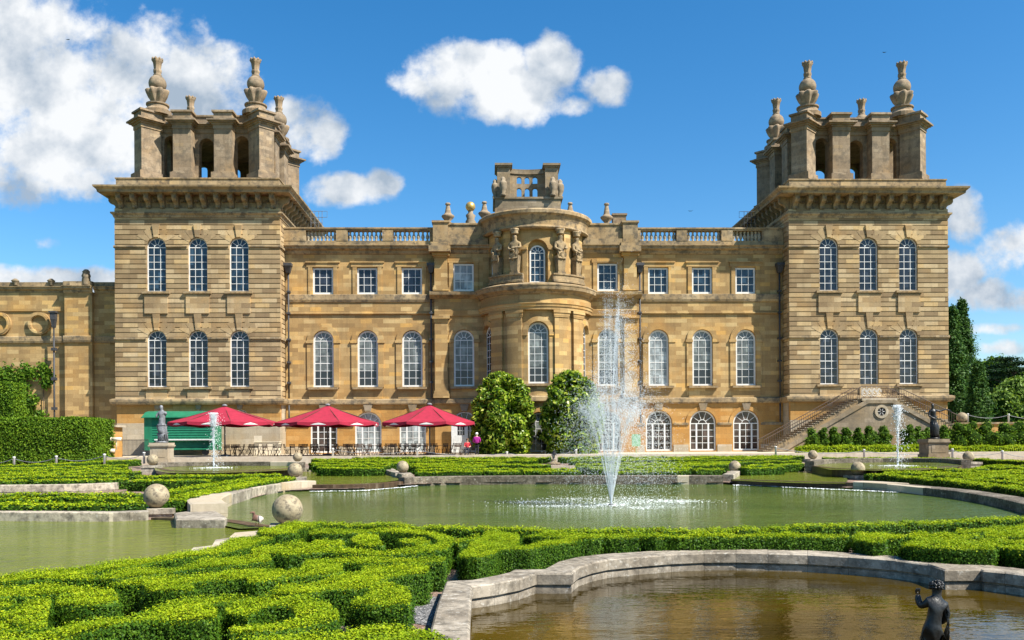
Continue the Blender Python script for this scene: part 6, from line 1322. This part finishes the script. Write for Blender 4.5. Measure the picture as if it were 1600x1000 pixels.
def chair_proto():
    root = empty('folding_chair'); b = MB()
    for s in (-.21, .21):
        b.tube([(s, .22, 0), (s, -.05, .45), (s, -.2, .46)], .018, 5); b.tube([(s * .9, -.2, 0), (s * .9, .16, .5), (s * .9, .26, .92)], .018, 5)
    b.build('frame', MAT['wood'], root); b = MB()
    for i in range(5): b.box(-.2, .2, -.22 + i * .085, -.155 + i * .085, .45, .47)
    b.build('seat', MAT['wood'], root); b = MB()
    for i in range(3): b.box(-.2, .2, .185 + i * .022, .205 + i * .022, .62 + i * .1, .69 + i * .1)
    b.build('backrest', MAT['wood'], root); return root
def table_proto():
    root = empty('cafe_table'); b = MB()
    for i in range(6): b.box(-.45, .45, -.45 + i * .15, -.31 + i * .15, .71, .74)
    b.build('tabletop', MAT['wood'], root)
    for sx in (-1, 1):
        b = MB(); b.tube([(sx * .38, -.36, 0), (sx * .38, .36, .7)], .022, 5); b.tube([(sx * .38, .36, 0), (sx * .38, -.36, .7)], .022, 5); b.build('leg', MAT['wood'], root)
    return root
C0, T0 = chair_proto(), table_proto(); fc = ft = True; rr = random.Random(12)
TB_ = [(360, 67.5), (398, 70), (420, 66.8), (462, 68), (478, 71), (505, 67), (540, 68.6), (560, 66.9), (585, 70.5), (615, 67.4), (640, 69.8), (655, 66.8), (690, 68), (712, 66.6), (372, 72), (535, 72.5), (610, 73)]
for j, (u, Y) in enumerate(TB_):
    t = T0 if ft else copy_tree(T0); ft = False; p = at(u, 700, Y); t.location = (p[0], Y, 0); t.rotation_euler.z = rr.uniform(-.4, .4)
    tag(t, 'dark wooden cafe table on crossed legs among folding chairs', 'table', 'dark cafe tables under the parasols')
    for a in (0, 90, 180, 270)[:rr.choice((3, 4, 4))]:
        c = C0 if fc else copy_tree(C0); fc = False; aa = R(a + rr.uniform(-14, 14)) + t.rotation_euler.z; d = rr.uniform(.62, .78)
        c.location = (p[0] + d * math.sin(aa), Y + d * math.cos(aa), 0); c.rotation_euler.z = -aa
        tag(c, 'dark slatted folding chair set round a cafe table', 'chair', 'folding chairs on the cafe terrace')
# green hut
Y = 72.5; xl, xr = at(226, 690, Y)[0], at(333, 690, Y)[0]; zt, ze, zc, zb = at(280, 641.5, Y)[2], at(280, 652, Y)[2], at(280, 687, Y)[2], at(280, 705, Y)[2]
hut = tag(empty('green_hut', (xl, Y, 0)), 'dark green boarded hut on wheels with white counter edge', 'hut'); w = xr - xl
m = MB(); m.box(0, w, .05, 2.3, .45, ze + .1); m.cur = 0
zz = .5
while zz < ze - .1:
    m.hexa([(.6, -.02, zz), (w, -.02, zz), (w, .05, zz), (.6, .05, zz)], [(.6, .03, zz + .19), (w, .03, zz + .19), (w, .05, zz + .19), (.6, .05, zz + .19)]); zz += .2
m.box(-.03, .6, -.03, .04, .45, ze + .05); m.build('boarding', MAT['green'], hut)
m = MB(); m.plate([(0, 0)] * 0 or [(-.15, ze - .05), (w + .15, ze - .05), (w + .15, ze + .03), (-.15, ze + .03)], -.35, -.27); 
m.add([(-.15, -.3, ze), (w + .15, -.3, ze), (w + .15, .5, zt - .12), (-.15, .5, zt - .12), (w + .15, 1.2, zt), (-.15, 1.2, zt), (w + .15, 1.9, zt - .12), (-.15, 1.9, zt - .12), (w + .15, 2.7, ze), (-.15, 2.7, ze)], [(0, 1, 2, 3), (3, 2, 4, 5), (5, 4, 6, 7), (7, 6, 8, 9)])
m.add([(0, 0, ze), (0, .5, zt - .14), (0, 1.2, zt - .02), (0, 1.9, zt - .14), (0, 2.35, ze)], [(0, 1, 2, 3, 4)]); m.build('roof', MAT['green'], hut)
m = MB(); m.box(.9, w - .02, -.3, .05, zc - .05, zc + .05); m.build('counter', MAT['white'], hut)
for sx in (.7, w - .7):
    m = MB(); m.tube([(sx, .2, .28), (sx, .34, .28)], .28, 16); m.build('wheel', MAT['iron'], hut)
# stone cupboard, floodlights and railing by the wing
a0, b0 = at(139, 700, 66.5), at(181, 700, 66.5); zt = at(160, 664, 66.5)[2]; w = b0[0] - a0[0]
g = tag(empty('stone_pier', (a0[0], 66.5, 0)), 'warm stone pier box with recessed panel at the end of the yew hedge', 'pier'); m = MB()
m.box(0, w * .2, 0, 1.6, -.3, zt - .16); m.box(w * .78, w * .92, 0, 1.6, -.3, zt - .16); m.box(w * .2, w * .78, .18, 1.6, -.3, zt - .5); m.box(w * .2, w * .78, 0, 1.6, zt - .5, zt - .16); m.build('body', MAT['orange'], g)
m = MB(); m.box(-.08, w + .08, -.1, 1.7, zt - .16, zt); m.build('cap', MAT['pale'], g)
for i, v in enumerate((686, 704)):
    p = at(182 if i == 0 else 172, v, 65.5); m = smoothmb(); m.tube([(-.35, 0, 0), (.35, 0, 0)], .13, 12); m.tube([(-.42, 0, 0), (-.35, 0, 0)], .15, 12); m.tube([(0, 0, 0), (0, 0, -.8 if i == 0 else -.35)], .03, 6)
    tag(m.build('floodlight', MAT['cream'], None, p), 'upper cream cylinder floodlight beside the stone pier' if i == 0 else 'lower cream floodlight by the ground next to the stone pier', 'floodlight')
m = MB(); a0, b0 = at(178, 700, 68), at(232, 700, 68); zt = at(200, 688, 68)[2]; n = 26
for i in range(n + 1): x = a0[0] + (b0[0] - a0[0]) * i / n; m.box(x - .012, x + .012, 67.99, 68.01, .05, zt)
m.box(a0[0], b0[0], 67.97, 68.03, zt, zt + .05); m.box(a0[0], b0[0], 67.975, 68.025, .1, .14)
tag(m.build('iron_railing', MAT['iron']), 'low iron railing between the stone pier and the green hut', 'railing')
m = MB(); m.box(-1.0, 1.0, -.4, .4, 0, 1.05); m.box(-1.05, 1.05, -.45, .45, 1.05, 1.12); m.box(-1.0, -.35, -.405, -.4, .95, 1.6); p = at(418, 700, 73); tag(m.build('serving_counter', MAT['cream'], None, (p[0], 73, 0)), 'pale serving counter against the tower foot by the first parasol', 'counter')
# people
def person(u, Y, sit, top, leg, hair, label, rz=0, hh=1.62):
    p = at(u, 700, Y); k = hh / 1.7; root = tag(empty('person', (p[0], Y, .0), rz), label, 'person')
    if sit:
        z0 = .47; V = [(0, 0, z0 + .05, .15, .13), (0, .04, z0 + .25, .14, .11), (0, .05, z0 + .42, .16, .11), (0, .04, z0 + .52, .1, .08), (0, .03, z0 + .6, .05), (0, .0, z0 + .7, .085, .10), (0, .01, z0 + .78, .075, .085),
             (.19, .03, z0 + .47, .06), (.25, -.06, z0 + .22, .05), (.14, -.28, z0 + .15, .042), (-.19, .03, z0 + .47, .06), (-.25, -.06, z0 + .22, .05), (-.14, -.28, z0 + .15, .042)]
        E = [(0, 1), (1, 2), (2, 3), (3, 4), (4, 5), (5, 6), (2, 7), (7, 8), (8, 9), (2, 10), (10, 11), (11, 12)]
        L = [(0, 0, z0 + .04, .14, .12), (.1, -.1, z0 + .04, .085), (.12, -.42, z0 + .02, .07), (.13, -.44, .25, .055), (.13, -.42, .06, .045), (.13, -.54, .04, .04), (-.1, -.1, z0 + .04, .085), (-.12, -.42, z0 + .02, .07), (-.13, -.44, .25, .055), (-.13, -.42, .06, .045), (-.13, -.54, .04, .04)]
    else:
        V = [(0, 0, .88, .17, .13), (0, 0, 1.05, .155, .12), (0, .01, 1.25, .18, .125), (0, .01, 1.38, .14, .09), (0, 0, 1.46, .055), (0, -.02, 1.56, .085, .10), (0, -.01, 1.65, .078, .09),
             (.2, .01, 1.33, .065), (.26, .0, 1.08, .055), (.2, -.2, .98, .042), (.1, -.3, 1.0, .035), (-.2, .01, 1.33, .065), (-.26, .0, 1.08, .055), (-.2, -.2, .98, .042), (-.1, -.3, 1.0, .035)]
        E = [(0, 1), (1, 2), (2, 3), (3, 4), (4, 5), (5, 6), (2, 7), (7, 8), (8, 9), (9, 10), (2, 11), (11, 12), (12, 13), (13, 14)]
        L = [(0, 0, .88, .165, .13), (.09, 0, .74, .09), (.09, 0, .45, .065), (.09, 0, .09, .048), (.09, -.1, .04, .042), (-.09, 0, .74, .09), (-.09, 0, .45, .065), (-.09, 0, .09, .048), (-.09, -.1, .04, .042)]
    EL = [(0, 1), (1, 2), (2, 3), (3, 4), (4, 5), (0, 6), (6, 7), (7, 8), (8, 9), (9, 10)] if sit else [(0, 1), (1, 2), (2, 3), (3, 4), (0, 5), (5, 6), (6, 7), (7, 8)]
    figure('body', scaleV(V, k), E, MAT['skin'], root)
    cut = 4; TV = [(a, b, c, *[q + .022 for q in r]) for a, b, c, *r in V]; keepi = [i for i in range(len(V)) if i not in (4, 5, 6)]
    keepi = [i for i in keepi if not (i in ((9, 12) if sit else (10, 14)))]; mp = {j: i for i, j in enumerate(keepi)}
    figure('jacket', scaleV([TV[i] for i in keepi], k), [(mp[a], mp[b]) for a, b in E if a in mp and b in mp], MAT[top], root)
    figure('trousers', scaleV(L, k), EL, MAT[leg], root)
    hd = V[6]; m = smoothmb(); m.ball((hd[0] * k, (hd[1] + .025) * k, (hd[2] - .02) * k), .118 * k, 14, 10, (1, 1, .92)); m.build('hair', MAT[hair], root)
person(745, 66.2, False, 'magenta', 'cloth_dark', 'hair', 'person with white hair in a magenta jacket standing with back turned', R(180), 1.68)
person(730.5, 66.4, True, 'coral', 'cloth_dark', 'brownhair', 'person in a red jacket sitting at the terrace edge', R(-8), 1.62)
p = at(730.5, 700, 66.5); c = copy_tree(C0); c.location = (p[0], 66.5, 0); c.rotation_euler.z = R(-8); tag(c, 'dark slatted folding chair set round a cafe table', 'chair', 'folding chairs on the cafe terrace')
p = at(994, 694, 72); m = MB(); m.box(-.36, .36, -.03, .03, .55, 1.55); m.box(-.03, .03, .03, .08, 0, 1.5); tag(m.build('information_sign', MAT['signgreen'], None, (p[0], 72, 0)), 'green and white notice board by the arched window beyond the fountain', 'sign')
# chain posts with slack chains
def chain_run(pts, Y, h, what):
    X = []
    for u, v in pts:
        x, y = gp(u, v, zg(Y) + .15 if Y < 65 else 0) if False else at(u, v, Y)[:2]; zt = at(u, v, Y)[2]; X.append((x, Y, zt)); m = smoothmb(); m.lathe([(.075, -h), (.075, -.08), (.095, -.06), (.095, -.02), (.05, 0)], n=10)
        tag(m.build('chain_post', MAT['white'], None, (x, Y, zt)), 'short pale post with slung chain ' + what, 'post', 'chain posts ' + what)
    m = MB()
    for (a, b_) in zip(X, X[1:]):
        n = 14; m.tube([(a[0] + (b_[0] - a[0]) * i / n, Y, a[2] - .12 + (b_[2] - a[2]) * i / n - .28 * (1 - (2 * i / n - 1) ** 2)) for i in range(n + 1)], .02, 5)
    tag(m.build('chain', MAT['leadgrey']), 'slack chain slung between the posts ' + what, 'chain')
chain_run([(-45, 716), (22, 713.5), (88, 712), (163, 709), (225, 706.5)], 58, .75, 'along the yew hedge')
chain_run([(1212, 697), (1350, 702), (1488, 701), (1566, 704), (1640, 707)], 62, .75, 'in front of the staircase')
chain_run([(520, 700), (652, 701), (792, 705.5), (900, 702)], 65.4, .75, 'at the cafe terrace edge')
# ------------------------------------------------------------ staircase and retaining wall
Y0, Y1 = 73.7, 75.85; stc = tag(empty('staircase', (0, 0, 0)), 'double stone staircase with iron handrails climbing to the tower door', 'staircase')
A0 = at(1195, 706, Y0); A1 = at(1348, 622, Y0); B1 = at(1403, 622.5, Y0); B0 = at(1500, 668, Y0)
zl = (A1[2] + B1[2]) / 2; m = MB(); n = 26
for i in range(n):
    x0, x1 = A0[0] + (A1[0] - A0[0]) * i / n, A0[0] + (A1[0] - A0[0]) * (i + 1) / n; z = zl * (i + 1) / n; m.cur = 1; m.box(x0, x1, Y0 + .34, Y1, max(0, z - .95), z - .055); m.cur = 0; m.box(x0 - .06, x1, Y0 + .28, Y1, z - .055, z)
nb = 15
for i in range(nb):
    x0, x1 = B1[0] + (B0[0] - B1[0]) * i / nb, B1[0] + (B0[0] - B1[0]) * (i + 1) / nb; z = zl + (B0[2] - zl) * i / nb; m.cur = 1; m.box(x0, x1, Y0 + .34, Y1, max(0, z - .95), z - .055); m.cur = 0; m.box(x0, x1 + .06, Y0 + .28, Y1, z - .055, z)
m.box(A1[0], B1[0], Y0 + .1, Y1, zl - .2, zl + .01); m.build('steps', [MAT['pale'], MAT['trim']], stc)
m = MB(); ocx = at(1378, 643, Y0)[0]; ocz = at(1378, 643, Y0)[2]
top = [(A0[0] + .3, .02), (A1[0] + .1, zl - .25), (B1[0] - .1, zl - .25), (B0[0], B0[2] - .3)]
m.plate([(A0[0] + 1.7, 0), (B0[0] + .6, 0), (B0[0] + .6, B0[2] - 1.1), (B0[0], B0[2] - .95), (B1[0] - .45, zl - .3), (A1[0] + .5, zl - .3)], Y0 + .12, Y0 + .27); m.build('wall', MAT['grey'], stc)
m = MB(); T2 = [(A0[0] + 1.1, .05), (A1[0] + .35, zl - .12), (B1[0] - .3, zl - .12), (B0[0] + .1, B0[2] - .8)]; S2 = [(A0[0] + 1.7, .02), (A1[0] + .5, zl - .42), (B1[0] - .45, zl - .42), (B0[0] + .1, B0[2] - 1.12)]
strip(m, T2, S2, Y0, Y0 + .32); m.build('string', MAT['grey'], stc)
m = MB(); strip(m, arc((ocx, ocz), .36, 0, 2 * math.pi, 20), arc((ocx, ocz), .58, 0, 2 * math.pi, 20), Y0 + .02, Y0 + .2); m.cur = 1; m.plate([(ocx + .37 * math.cos(i * .314), ocz + .37 * math.sin(i * .314)) for i in range(20)], Y0 + .10, Y0 + .115); m.cur = 2
for i in range(6): a = i * math.pi / 3; m.tube([(ocx + .1 * math.cos(a), Y0 + .085, ocz + .1 * math.sin(a)), (ocx + .36 * math.cos(a), Y0 + .085, ocz + .36 * math.sin(a))], .02, 5)
m.build('oculus', [MAT['pale'], MAT['dark'], MAT['white']], stc)
for P0, P1, nn in ((A0, A1, 44), (B1, B0, 26)):
    z0_, z1_ = (0, zl) if P0 is A0 else (zl, B0[2])
    for yy in (Y0 + .2, Y1 - .25):
        m = MB()
        for i in range(nn + 1):
            t = i / nn; x = P0[0] + (P1[0] - P0[0]) * t; z = z0_ + (z1_ - z0_) * t; m.box(x - .011, x + .011, yy - .011, yy + .011, z, z + 1.0)
        m.tube([(P0[0], yy, z0_ + 1.02), (P1[0], yy, z1_ + 1.02)], .035, 6); m.build('handrail', MAT['rust'], stc)
m = MB(); yy = Y0 + .18
for z in (.05, 1.0): m.box(A1[0], B1[0], yy - .02, yy + .02, zl + z, zl + z + .05)
wv = B1[0] - A1[0]
for i in range(7):
    c = A1[0] + wv * (i + .5) / 7; m.cur = 0 if i > 3 else 1
    for r, e in ((.17, .0), (.09, .05)): m.tube([(c + r * math.cos(q), yy, zl + .52 + e + r * 1.9 * math.sin(q)) for q in np.linspace(0, 5.6, 14)], .022, 5)
    m.box(c - wv / 14 - .012, c - wv / 14 + .012, yy - .012, yy + .012, zl, zl + 1.0)
m.build('balustrade_panel', [MAT['rust'], MAT['white']], stc)
a0 = at(1500, 660, 76.5); m = MB(); zt = a0[2]; m.box(a0[0] - .2, a0[0] + 60, 76.5, 77, 0, zt - .16); rw = tag(m.build('garden_wall', MAT['orange']), 'long low warm stone garden wall beyond the tower', 'wall'); m = MB(); m.box(a0[0] - .3, a0[0] + 60, 76.38, 77.1, zt - .16, zt); m.build('coping', MAT['trim'], rw)
p = at(1503, 652, 76.7); b = smoothmb(); b.ball((0, 0, 0), 8 * 76.7 / F, 24, 16); tag(b.build('stone_ball', MAT['ball'], None, (p[0], 76.7, zt + 8 * 76.7 / F)), 'stone ball on top of the low garden wall by the tower', 'stone ball', 'stone balls around the pools')
chain_run([(1512, 646), (1576, 646.5), (1640, 647)], 76.7, .75, 'on top of the garden wall')
# birds high over the roofs
for u, v, Y, lab in ((106, 62, 120, 'tiny bird against the big bank of cloud'), (1382, 82, 110, 'tiny bird above the tower with the staircase'), (1079, 330, 100, 'tiny bird low over the balustrade')):
    p = at(u, v, Y); m = MB(); SB = .45; m.add([(a_ * SB, b_ * SB, c_ * SB) for a_, b_, c_ in [(0, -.05, 0), (.09, .25, 0), (0, -.02, .05), (-.09, .25, 0), (.75, .05, .22), (-.75, .05, .16), (0, -.32, .0)]], [(0, 1, 2), (0, 2, 3), (1, 4, 2), (2, 4, 6), (3, 2, 5), (2, 6, 5), (0, 6, 1), (0, 3, 6)]); tag(m.build('bird', MAT['iron'], None, p), lab, 'bird')
